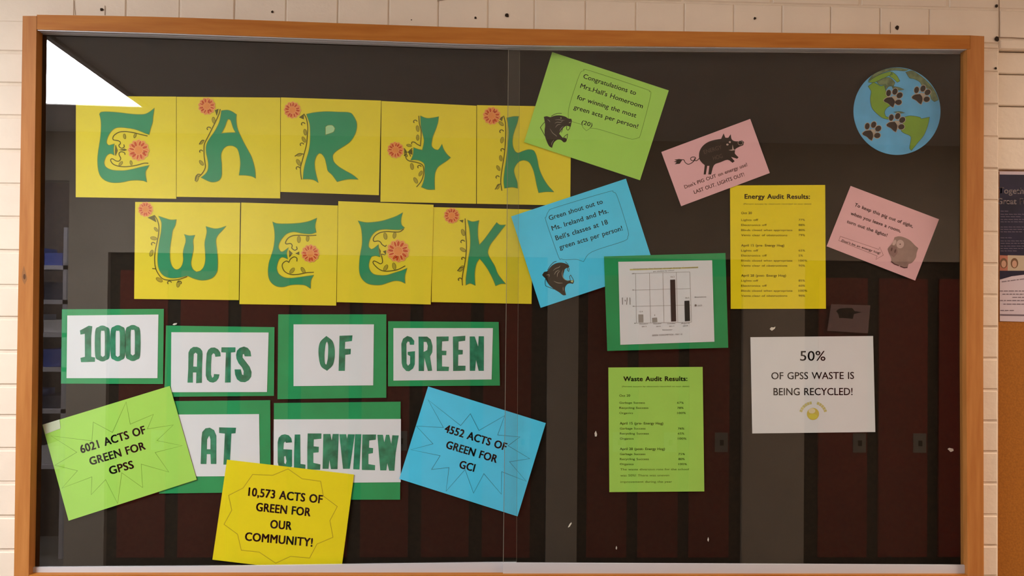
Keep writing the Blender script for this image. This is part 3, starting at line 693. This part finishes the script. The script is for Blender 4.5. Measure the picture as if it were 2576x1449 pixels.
g = G(); ribbon(g, c10([(268, 832), (290, 775), (810, 952), (822, 920), (870, 1030), (770, 1088), (785, 1040)]), 1.1, lv(1.2) - EPS * .7, 0, True); g.obj('arrow_outline', mat('rose_line', (0.36, 0.17, 0.16), 0.7), o)
g = G(); y = lv(1.2) - EPS
g.flat([c10(smooth([(1010, 830), (1020, 790), (1080, 775), (1150, 790), (1230, 830), (1300, 900), (1342, 935), (1320, 1000), (1310, 1060), (1260, 1130), (1210, 1150), (1195, 1205), (1100, 1185), (1085, 1165), (1060, 1170), (975, 1125), (975, 1070), (940, 990), (930, 940), (980, 880)], n=4))], y, 0)
g.flat([c10(smooth([(932, 945), (980, 890), (1050, 920), (1060, 1000), (1010, 1060), (950, 1010)], n=4))], y - .0001, 1)
g.flat([c10(ell(1098, 880, 52, 58))], y - .0001, 2); g.flat([c10(ell(1097, 882, 8, 10))], y - .0002, 3); g.flat([c10(ell(1020, 860, 22, 40, 25))], y - .00005, 2)
g.flat([c10(ell(982, 952, 12, 26, 15))], y - .0002, 3); g.flat([c10(ell(1030, 975, 12, 26, 15))], y - .0002, 3)
ribbon(g, c10([(975, 1115), (1020, 1150), (1080, 1172)]), 2.6, y - .0002, 3); ribbon(g, c10([(1100, 1180), (1150, 1200), (1195, 1195)]), 2.6, y - .0002, 3)
g.obj('pig_picture', [mat('pig_grey', (0.30, 0.185, 0.165), 0.7, 0.12, 60), mat('pig_snout', (0.24, 0.125, 0.12), 0.7), mat('pig_eye', (0.55, 0.37, 0.35), 0.7), mat('pig_dark', (0.11, 0.04, 0.04), 0.7)], o)
# result sheets
c17 = Crop(1820, 450, 4.261)
o = notice([(1836.6, 466.4), (2075.8, 465.3), (2077.7, 776.7), (1838.3, 777)], 1, YEL2, 'yellow upright sheet headed Energy Audit Results', 'results_sheet')
GOLD_INK = mat('brown_gold_ink', (0.22, 0.15, 0.015), 0.7)
lines_text(o, 1, rows(c17, [('Energy Audit Results:', (228, 212), (925, 213), 48, .034)]), m_=mat('dark_gold_ink', (0.07, 0.045, 0.01), 0.7), name='heading_text')
rr = [('(Percent success by classroom recorded on tour dates)', (215, 275), (940, 275), 14), ('Oct 20', (190, 378), (305, 377), 24, .015)]
def block(y0, dy, names, vals, xv=805, x0=190):
    out = []
    for i, (n_, v) in enumerate(zip(names, vals)):
        out.append((n_, (x0, y0 + i * dy), (x0 + len(n_) * 18.3, y0 + i * dy), 21, .004))
        out.append((v, (xv, y0 + i * dy), (xv + len(v) * 23, y0 + i * dy), 21, .004))
    return out
nm = ['Lights off', 'Electronics off', 'Blinds closed when appropriate', 'Vents clear of obstructions']
rr += block(450, 54.5, nm, ['77%', '88%', '80%', '79%'])
rr += [('April 15 (pre- Energy Hog)', (190, 725), (652, 725), 25, .012)] + block(778, 54, nm, ['65%', '5%', '100%', '90%'])
rr += [('April 28 (post- Energy Hog)', (190, 1048), (670, 1048), 25, .012)] + block(1101, 54, nm, ['85%', '60%', '100%', '90%'])
lines_text(o, 1, rows(c17, rr), m_=GOLD_INK)
c18 = Crop(1510, 910, 4.262)
o = notice([(1530.4, 924.5), (1767.6, 923), (1771.8, 1236.2), (1533, 1238)], 1, LIME, 'lime upright sheet headed Waste Audit Results', 'results_sheet')
lines_text(o, 1, rows(c18, [('Waste Audit Results:', (250, 207), (932, 205), 48, .034)]), m_=mat('dark_lime_ink', (0.03, 0.06, 0.008), 0.7), name='heading_text')
nm = ['Garbage Success', 'Recycling Success', 'Organics']
rr = [('(Percent success by classroom recorded on tour dates)', (232, 272), (955, 270), 14), ('Oct 20', (205, 375), (320, 374), 24, .015)]
rr += block(450, 55, nm, ['67%', '78%', '100%'], 825, 205)
rr += [('April 15 (pre- Energy Hog)', (210, 673), (675, 673), 26, .014)] + block(726, 54, nm, ['76%', '65%', '100%'], 832, 210)
rr += [('April 28 (post- Energy Hog)', (210, 947), (693, 947), 26, .014)] + block(1000, 54, nm, ['75%', '80%', '100%'], 838, 210)
rr += [('The waste diversion rate for the school', (215, 1165), (950, 1163), 22), ('was 50%! There was uneven', (215, 1230), (740, 1228), 22), ('improvement during the year', (215, 1298), (770, 1296), 22)]
lines_text(o, 1, rows(c18, rr), m_=mat('mid_lime_ink', (0.11, 0.19, 0.018), 0.7))
# 50 percent sheet
c16 = Crop(1870, 740, 3.916)
o = notice([(1887.9, 848.3), (2196.4, 845.2), (2202, 1086.8), (1892.5, 1090.4)], 1, WHITE, 'white sheet reading 50% of waste being recycled, with yellow ball logo')
lines_text(o, 1, rows(c16, [('50%', (560, 655), (808, 655), 94, .006), ('OF GPSS WASTE IS', (276, 838), (1090, 835), 68, .008), ('BEING RECYCLED!', (298, 996), (1075, 994), 70, .008)]), m_=mat('soft_black_ink', (0.05, 0.04, 0.037), 0.7))
g = G(); y = lv(1) - EPS
g.flat([c16(ell(686, 1180, 60, 60, 0, 32))], y, 0)
g.flat([c16(ell(675, 1150, 34, 26, 0, 20))], y - .0001, 1); g.flat([c16(ell(686, 1205, 44, 26, 0, 20))], y - .0001, 2)
def arc(a0, a1, R_, cx, cy, n): return [(cx + R_ * math.cos(math.radians(a0 + (a1 - a0) * i / n)), cy - R_ * math.sin(math.radians(a0 + (a1 - a0) * i / n))) for i in range(n + 1)]
for a0, n_ in ((163, 6), (72, 5)):
    for i in range(n_):
        s0 = a0 - i * 11.5
        ribbon(g, c16(arc(s0, s0 - 9.5, 126 - (0 if a0 > 100 else -4), 686, 1196, 4)), 7.0, y, 3)
g.obj('ball_logo', [mat('ball_gold', (0.62, 0.49, 0.10), 0.5), mat('ball_light', (0.76, 0.66, 0.42), 0.5), mat('ball_yellow', (0.68, 0.60, 0.09), 0.5), mat('logo_olive', (0.58, 0.52, 0.20), 0.6)], o)
# chart card
c12 = Crop(1510, 620, 5.176)
card = sheet('chart_card', [(1519.5, 645), (1825, 636.4), (1832, 874.6), (1527.8, 882.8)], 4, GCARD, thk=0.0008)
tag(card, 'green-backed white card with printed bar chart, overlapping the blue notice', 'chart')
ws = sheet('white_sheet', [(1555.4, 658.6), (1791.5, 654.8), (1797.3, 859.6), (1560.6, 867.3)], 4.6, WHITE, card)
y = lv(4.6) - EPS
g = G()
for a, b_ in (((460, 350), (470, 1000)), ((640, 345), (655, 1000)), ((815, 340), (830, 990)), ((990, 335), (1010, 985)), ((1165, 330), (1190, 985)),
              ((425, 352), (1165, 332)), ((430, 568), (1175, 548)), ((435, 780), (1180, 762)), ((440, 1000), (1188, 985))):
    ribbon(g, c12([a, b_]), 0.9, y)
g.obj('grid_line', mat('grid_grey', (0.36, 0.33, 0.31), 0.7), ws)
for q, mm in (([(495, 885), (560, 885), (563, 990), (498, 990)], 0), ([(675, 930), (740, 925), (745, 985), (678, 988)], 0), ([(910, 433), (975, 431), (988, 975), (923, 978)], 1), ([(1096, 708), (1161, 705), (1169, 970), (1102, 975)], 1)):
    g = G(); g.flat([c12(q)], y - .0001); bo = g.obj('chart_bar', [mat('bar_grey', (0.33, 0.31, 0.29), 0.7), mat('bar_black', (0.035, 0.030, 0.026), 0.7)][mm], ws)
g = G(); ribbon(g, c12([(385, 302), (800, 290), (1275, 272)]), 3.6, y); g.obj('highlighter_stroke', mat('highlighter', (0.62, 0.55, 0.22), 0.7), ws)
g = G()
for s, a, b_, h in (('Greenhouse Gas Savings through Energy Conservation', (430, 300), (1270, 280), 16), ('per student by school', (690, 332), (960, 318), 15),
                    ('60', (412, 362), (442, 360), 15), ('40', (415, 575), (440, 573), 15), ('20', (420, 788), (442, 786), 15), ('0', (445, 1008), (458, 1008), 14),
                    ('12.4', (508, 858), (552, 856), 18), ('6', (702, 902), (716, 902), 18), ('56.2', (915, 405), (968, 402), 18), ('26.5', (1105, 678), (1158, 675), 18),
                    ('October', (510, 1018), (625, 1012), 16), ('2013', (540, 1052), (602, 1048), 16), ('October', (690, 1016), (800, 1010), 16), ('2014', (728, 1050), (785, 1046), 16),
                    ('October', (872, 1014), (982, 1008), 16), ('2013', (895, 1048), (962, 1044), 16), ('April', (1050, 1010), (1160, 1004), 16), ('2014', (1075, 1044), (1140, 1040), 16),
                    ('Semester', (808, 1095), (942, 1090), 16), ('GREEN CONSUMPTION - MAY 10', (675, 1168), (1068, 1152), 20),
                    ('Baseline', (1230, 668), (1380, 662), 16), ('GCI', (1270, 780), (1325, 776), 18)):
    text(g, s, c12([a])[0], c12([b_])[0], h / 5.176, y - .00015, 0.0)
for xa in (288, 322, 350, 385): ribbon(g, c12([(xa, 665 if xa != 322 else 695), (xa + (3 if xa != 350 else -6), 758 if xa != 322 else 715)]), 1.4, y - .00015)
g.flat([c12(ell(1242, 767, 14, 14))], y - .00015)
g.obj('printed_text', mat('chart_ink', (0.17, 0.155, 0.14), 0.7), ws)

# ------------------------------------------------------------------ globe
c11 = Crop(2120, 140, 5.175)
gy = lv(1)
g = G(); g.prism(c11(ell(707, 722, 566, 570, 0, 72)), gy, gy + 0.001)
globe = tag(g.obj('globe_cutout', mat('ocean_blue', (0.115, 0.42, 0.74), 0.6, 0.10, 30)), 'round blue and green globe cutout with black paw prints', 'globe')
LAND = mat('land_green', (0.20, 0.36, 0.035), 0.65, 0.08, 30)
DUSK = mat('land_dusky', (0.15, 0.20, 0.10), 0.65, 0.45, 90)
COAST = mat('coast_line', (0.035, 0.10, 0.085), 0.7)
lands = [([(330, 400), (400, 345), (450, 370), (500, 395), (560, 370), (560, 450), (590, 540), (640, 640), (570, 685), (545, 740), (560, 790), (612, 810), (600, 828), (540, 820), (480, 785), (400, 710), (370, 650), (358, 560), (370, 470), (350, 430)], LAND),
         ([(800, 800), (880, 782), (1000, 800), (1020, 822), (1130, 800), (1110, 900), (1060, 1030), (980, 1130), (895, 1235), (870, 1200), (890, 1080), (870, 1040), (800, 1010), (760, 980), (780, 900)], LAND),
         ([(330, 345), (400, 290), (500, 240), (620, 205), (650, 240), (560, 280), (480, 320), (400, 350)], LAND),
         ([(640, 210), (700, 255), (745, 330), (710, 348), (660, 300), (610, 270)], LAND),
         ([(440, 340), (540, 290), (620, 290), (680, 350), (660, 400), (600, 400), (560, 450), (540, 380), (480, 380)], DUSK),
         ([(430, 225), (560, 175), (700, 158), (860, 180), (800, 200), (660, 190), (520, 225), (400, 290), (330, 330), (370, 275)], DUSK),
         ([(820, 215), (900, 195), (960, 225), (1060, 300), (1150, 390), (1210, 480), (1245, 575), (1195, 600), (1150, 560), (1120, 440), (1040, 400), (1000, 340), (920, 300), (870, 290)], DUSK),
         ([(640, 400), (720, 410), (800, 440), (740, 450), (660, 440)], DUSK), ([(660, 735), (740, 725), (810, 745), (740, 750)], DUSK)]
for pts, mm in lands:
    g = G(); q = c11(smooth(pts, n=3)); g.flat([q], gy - EPS, 0); ribbon(g, q, 1.0, gy - EPS * 1.4, 1, True); g.obj('land_mass', [mm, COAST], globe)
HALO = mat('cream_rim', (0.44, 0.37, 0.30), 0.7)
PAWB = mat('paw_brown', (0.022, 0.013, 0.009), 0.7)
paws = [(0, 0, 0), (365, -40, 0), (35, 320, 0), (-278, 432, 2)]
for dx, dy, _ in paws:
    g = G(); toes = [(597, 487, 30, 42, 12), (680, 467, 32, 42, 25), (740, 517, 42, 34, -40), (728, 607, 40, 34, -15)]
    pad = [(535, 578), (575, 548), (640, 540), (668, 575), (672, 625), (655, 672), (625, 655), (590, 622), (545, 600)]
    q = lambda pts: c11([(a + dx, b_ + dy) for a, b_ in pts])
    gp = lambda t, e: ell(t[0], t[1], t[2] + e, t[3] + e, t[4], 18)
    cx, cy = 610, 600
    for t in toes: g.flat([q(gp(t, 8))], gy - EPS * 2, 1)
    g.flat([q([(cx + (a - cx) * 1.12, cy + (b_ - cy) * 1.14) for a, b_ in smooth(pad, n=3)])], gy - EPS * 2, 1)
    g.flat([q([(640, 520), (700, 530), (710, 590), (680, 640), (665, 560)])], gy - EPS * 2, 1)
    for t in toes: g.flat([q(gp(t, 0))], gy - EPS * 2.5, 0)
    g.flat([q(smooth(pad, n=3))], gy - EPS * 2.5, 0)
    g.obj('paw_print', [PAWB, HALO], globe)

# ------------------------------------------------------------------ paper scraps stuck to the board
SCR = mat('scrap_white', (0.75, 0.70, 0.62), 0.6)
for pts, lab in (([(1937, 828), (1941, 823), (1946, 824), (1951, 822), (1949, 827), (1942, 832)], 'tiny torn white paper scrap just above the 50% sheet'),
                 ([(1429, 1327), (1433, 1319), (1437.5, 1314.5), (1438, 1317), (1433, 1325)], 'tiny pale splinter on the board near the bottom rail'),
                 ([(1496, 1090), (1499, 1084), (1502, 1092), (1501, 1098), (1497, 1098)], 'tiny white fleck beside the waste results sheet'),
                 ([(2385, 1130), (2389, 1127), (2398, 1129), (2399, 1134), (2392, 1137)], 'small white pin near the dark side jamb'),
                 ([(434, 817), (437, 813.5), (445, 812.5), (444, 816), (438, 818)], 'tiny white tape end above the ACTS card'),
                 ([(1549, 1380), (1551, 1374), (1552.5, 1378), (1551, 1383)], 'tiny fleck low on the board below the waste sheet'),
                 ([(1780, 1359), (1782, 1352), (1783.5, 1357), (1782, 1363)], 'tiny pale fleck at the bottom between waste and recycling sheets')):
    g = G(); g.prism(pts, BOARD_Y - 0.003, BOARD_Y - 0.0005); tag(g.obj('paper_scrap', SCR), lab, 'scrap', 'scraps stuck on the board')
# pale patch painted for the washed-out light on the lime sheet corner
g = G(); g.flat([[(108, 1068), (150, 1055), (152, 1078), (114, 1092)]], lv(3) - 0.0005); 
WASH = mat('pale_wash', (0.62, 0.66, 0.50), 0.15)
o = g.obj('washed_patch', WASH); tag(o, 'pale painted patch for washed-out light on the corner of the lime 6021 sheet', 'tape')

# ------------------------------------------------------------------ cork board and poster beyond the brick margin
cz1 = P(2495, 427).z
g = G(); xa = XC + 0.0015
g.box((xa, 0.0145, P(2495, 1620).z), (xx, 0.0236, cz1 - 0.002))
CB = tag(g.obj('cork_board', mat('orange_cork', (0.30, 0.105, 0.010), 0.8, 0.14, 220, bump=0.0006)), 'orange-brown cork board beside the brick margin', 'cork board')
pq = lambda a, b_: P(a, b_, 0.0135)
g = G(); g.prism([(2514.5, 431), (2700, 433), (2700, 812), (2515.5, 808)], 0.0130, 0.0142)
post = tag(g.obj('poster', mat('poster_white', (0.50, 0.42, 0.46), 0.45)), 'dark blue and white poster pinned on the cork board', 'poster')
yp = 0.0130 - EPS
g = G(); g.flat([[(2514.5, 439), (2700, 441), (2700, 690), (2576, 691), (2545, 695), (2515, 703.5)]], yp, 0); g.obj('blue_field', mat('navy_print', (0.014, 0.012, 0.030), 0.35, 0.35, 20), post)
g = G(); text(g, 'Togethe', (2512.5, 486.5), (2586, 488), 15, yp - EPS, .02); text(g, 'Great Fu', (2508.5, 513), (2583, 514), 14.5, yp - EPS, .02)
g.obj('printed_text', mat('poster_pale', (0.30, 0.25, 0.25), 0.6), post)
g = G()
for yy, w in ((531, 20), (539, 60), (545, 44), (552, 60), (558, 60), (571, 60), (577, 62), (583, 55), (598, 30), (606, 60), (612, 55), (619, 60), (625, 60), (631, 40)):
    x = 2517
    while x < 2517 + w:
        l = random.uniform(5, 12); ribbon(g, [(x, yy), (x + l, yy + 0.3)], 1.6, yp - EPS); x += l + 2
g.obj('small_print', mat('poster_dim', (0.11, 0.09, 0.13), 0.6), post)
g = G(); cx_ = 2515
for w_, cc in ((20, (0.36, 0.13, 0.08)), (46, (0.42, 0.33, 0.23)), (60, (0.30, 0.14, 0.08))):
    g = G(); g.flat([[(cx_, 642), (cx_ + w_, 643), (cx_ + w_, 681), (cx_, 681)]], yp - EPS, 0)
    fx = cx_ + w_ / 2 if w_ < 60 else cx_ + 15
    if w_ == 46: fx = 2552
    g.flat([ell(fx, 662, 9.5, 13)], yp - EPS * 1.5, 1); g.flat([ell(fx, 664, 6, 9)], yp - EPS * 2, 2)
    ph = g.obj('portrait_photo', [mat('portrait_back_%d' % w_, cc, 0.6), mat('portrait_hair', (0.14, 0.07, 0.03), 0.6), mat('portrait_skin', (0.46, 0.26, 0.17), 0.6)], post)
    cx_ += w_
g = G()
for yy, x0_, w in ((709, 2520, 70), (732, 2515, 64), (740, 2522, 60), (748, 2547, 60), (756, 2516, 64), (765, 2524, 60), (781, 2517, 34)):
    x = x0_
    while x < x0_ + w:
        l = random.uniform(5, 14); ribbon(g, [(x, yy - (4 if yy == 709 else 0) * (x - x0_) / 30), (x + l, yy - (4 if yy == 709 else 0) * (x + l - x0_) / 30)], 2.0, yp - EPS); x += l + 2.2
ribbon(g, [(2515.5, 792), (2700, 795)], 4.0, yp - EPS)
g.obj('small_print', mat('poster_ink', (0.15, 0.11, 0.13), 0.6), post)

# ------------------------------------------------------------------ the corridor behind the camera (seen in the glass)
g = G(); g.box((-5.6, -4.0, -0.05), (4.2, 0.10, 0.0)); tag(g.obj('floor', FLOORM), kind='structure')
g = G(); g.box((-4.2, -4.0, CEIL), (4.2, 0.10, CEIL + 0.05)); tag(g.obj('ceiling', CEILM), kind='structure')
yw = YG - DW
def mx(px): return MIR(px, 760, DW).x
def mz(py, px=1288): return MIR(px, py, DW).z
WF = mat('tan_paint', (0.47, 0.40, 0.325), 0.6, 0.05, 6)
locktop = mz(647)
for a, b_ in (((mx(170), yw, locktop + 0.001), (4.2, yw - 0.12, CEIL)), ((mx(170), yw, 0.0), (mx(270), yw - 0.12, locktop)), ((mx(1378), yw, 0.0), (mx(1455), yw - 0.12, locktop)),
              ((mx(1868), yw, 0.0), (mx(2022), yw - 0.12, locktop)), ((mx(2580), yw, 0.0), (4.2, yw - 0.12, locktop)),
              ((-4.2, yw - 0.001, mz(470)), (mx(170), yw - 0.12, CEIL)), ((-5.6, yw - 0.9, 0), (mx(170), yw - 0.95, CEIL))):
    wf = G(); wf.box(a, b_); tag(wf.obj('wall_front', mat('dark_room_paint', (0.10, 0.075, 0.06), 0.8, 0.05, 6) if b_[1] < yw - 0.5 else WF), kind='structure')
g = G(); g.box((4.2, -3.2, 0), (4.3, 0.1, CEIL)); tag(g.obj('wall_right', mat('dim_wall', (0.4, 0.3, 0.22), 0.7, 0.05, 5)), kind='structure')
LCK = mat('dark_red_locker', (0.20, 0.020, 0.012), 0.4, 0.06, 5)
LCF = mat('locker_carcass', (0.018, 0.015, 0.008), 0.6)
LKP = mat('lock_plate', (0.30, 0.29, 0.27), 0.35, metal=0.5)
def bank(x0, x1, doors, label):
    e = empty('locker_bank', (mx((x0 + x1) / 2), yw - 0.05, 0), label, 'lockers', 'lockers across the corridor')
    g = G(); g.box((mx(x0), yw - 0.03, 0.0), (mx(x1), yw - 0.45, locktop)); g.obj('carcass', LCF, e)
    for a, b_ in doors:
        g = G(); za = mz(690); xa_, xb_ = mx(a), mx(b_)
        g.box((xa_, yw - 0.012, 0.12), (xb_, yw - 0.029, za))
        d = g.obj('door', LCK, e)
        g = G(); g.box((mx(b_ - 36), yw - 0.006, mz(1135)), (mx(b_ - 4), yw - 0.0115, mz(1086)))
        g.obj('lock_plate', LKP, d)
        g = G(); g.box((mx(b_ - 24), yw - 0.001, mz(1118)), (mx(b_ - 15), yw - 0.0058, mz(1104))); g.obj('knob', LCF, d)
bank(272, 1376, [(300 + 153 * k, 420 + 153 * k) for k in range(7)], 'long bank of dark red lockers mirrored in the glass')
bank(1457, 1866, [(1480 + 128 * k, 1580 + 128 * k) for k in range(3)], 'short dark locker bank between two brick piers')
bank(2024, 2576, [(2060 + 151 * k, 2182 + 151 * k) for k in range(3)], 'dark red lockers with silver lock plates, mirrored beside the white sheet')
def mq(pts, d=DW): return [MIR(a, b_, d) for a, b_ in pts]
q = mq([(2088, 765), (2186, 768), (2180, 838), (2078, 832)], DW - 0.014)
f_ = Vector((0, 0.001, 0))
mp = obj('locker_notice', q + [p - f_ for p in q], [(0, 1, 2, 3), (7, 6, 5, 4), (0, 4, 5, 1), (1, 5, 6, 2), (2, 6, 7, 3), (3, 7, 4, 0)], mat('pink_notice', (0.52, 0.33, 0.33), 0.7))
tag(mp, 'small pink pig notice taped to a locker door, mirrored in the glass', 'notice')
q = mq(smooth([(2100, 783), (2110, 776), (2140, 775), (2146, 782), (2165, 785), (2145, 790), (2142, 802), (2120, 800), (2108, 800), (2106, 790)], n=2), DW - 0.0155)
obj('pig_picture', q, [tuple(range(len(q)))], PB, mp)
# shelves seen through the opening at the end of the lockers
sh = empty('shelving_unit', (mx(60), yw - 0.5, 0), 'open metal shelving mirrored at the edge of the glass', 'shelving')
x_a, x_b = MIR(40, 760, DW + .4).x, MIR(166, 760, DW + .4).x
zsh = [MIR(130, t, DW + .4).z for t in (678, 765, 848, 935, 1040, 1180)]
SHM = mat('shelf_grey', (0.5, 0.46, 0.47), 0.5)
for z in zsh:
    g = G(); g.box((x_a, yw - 0.40, z), (x_b, yw - 0.75, z + 0.025)); g.obj('shelf', SHM, sh)
for x in (x_a, x_b - 0.02):
    g = G(); g.box((x, yw - 0.40, 0), (x + 0.02, yw - 0.42, zsh[0] + 0.25)); g.obj('post', SHM, sh)
bc = [((0.10, 0.13, 0.38), 'navy'), ((0.55, 0.55, 0.62), 'pale grey'), ((0.07, 0.07, 0.09), 'black'), ((0.16, 0.22, 0.45), 'blue'), ((0.6, 0.56, 0.55), 'white'), ((0.25, 0.26, 0.4), 'slate')]
ordn = ['top', 'second', 'third', 'fourth', 'fifth', 'lowest']
for i, z in enumerate(zsh):
    for j in range(2):
        c_, nme = bc[(i * 2 + j * 3) % 6]; xs = x_b - 0.04 - j * 0.13
        g = G(); g.bbox((xs - 0.10, yw - 0.43, z + 0.026), (xs, yw - 0.65, z + 0.10 + 0.03 * ((i + j) % 2)), 0.004)
        o = g.obj('storage_box', mat('box_' + nme.replace(' ', '_'), c_, 0.4))
        tag(o, nme + ' storage box on the ' + ordn[i] + ' mirrored shelf, ' + ('outer' if j else 'inner') + ' one', 'box', 'boxes on the mirrored shelves')

# ceiling lights; all but the mirrored white one are added out of view
def ceiling_light(x0, x1, y0, y1, m_, label, rot=0):
    cx_, cy_ = (x0 + x1) / 2, (y0 + y1) / 2
    e = empty('ceiling_light', (cx_, cy_, CEIL), label, 'ceiling light', 'corridor ceiling lights'); e.rotation_euler[2] = math.radians(rot)
    g = G(); t = 0.02
    for a, b_ in (((x0 - t, y0 - t), (x1 + t, y0)), ((x0 - t, y1), (x1 + t, y1 + t)), ((x0 - t, y0), (x0, y1)), ((x1, y0), (x1 + t, y1))):
        g.box((a[0], a[1], CEIL - 0.012), (b_[0], b_[1], CEIL - 0.001))
    g.obj('frame', CEILM, e)
    g = G(); g.box((x0, y0, CEIL - 0.008), (x1, y1, CEIL - 0.002)); g.obj('diffuser', m_, e)
    return e
def mirz(px, py, z):
    d = Vector(((px - CX) / F, (py - CY) / F, 1)); w = Vector((d.dot(X), d.dot(Y), d.dot(U)))
    p = C + w * ((z - C.z) / w.z); return Vector((p.x, 2 * YG - p.y, z))
LZ = CEIL - 0.008
qa, qb = mirz(358, 268, LZ), mirz(120, 98, LZ)
print('LIGHT EDGE', qa, qb, 'ztop', zt, ztop, 'XL', XL, XR, XC, 'locktop', locktop)
ang = math.degrees(math.atan2(qa.x - qb.x, -(qa.y - qb.y)))
dd = (qb - qa).normalized(); cc = qa + dd * 0.62 + Vector((-dd.y, dd.x, 0)) * 0.31
e = ceiling_light(cc.x - 0.31, cc.x + 0.31, cc.y - 0.62, cc.y + 0.62, emit('lamp_white', (0.965, 0.975, 1.0), LAMP_L), 'bright white ceiling panel mirrored in the corner of the glass', ang)
ceiling_light(x_a - 0.5, x_b - 0.05, yw - 0.38, yw - 0.12, emit('fill_side_room', (0.85, 0.88, 1.0), 75.0), 'unseen ceiling panel added to brighten the mirrored shelves')  # added lamp, hidden behind the header, brightens the shelf boxes
ceiling_light(-0.15, 1.05, -0.80, -0.50, emit('fill_mid', (1.0, 0.88, 0.77), FILL_M), 'unseen narrow ceiling panel added above the display case to even the light')
ceiling_light(2.7, 3.3, -1.55, -0.45, emit('fill_warm', (1.0, 0.80, 0.64), FILL_R), 'unseen warm ceiling panel added further along the corridor')
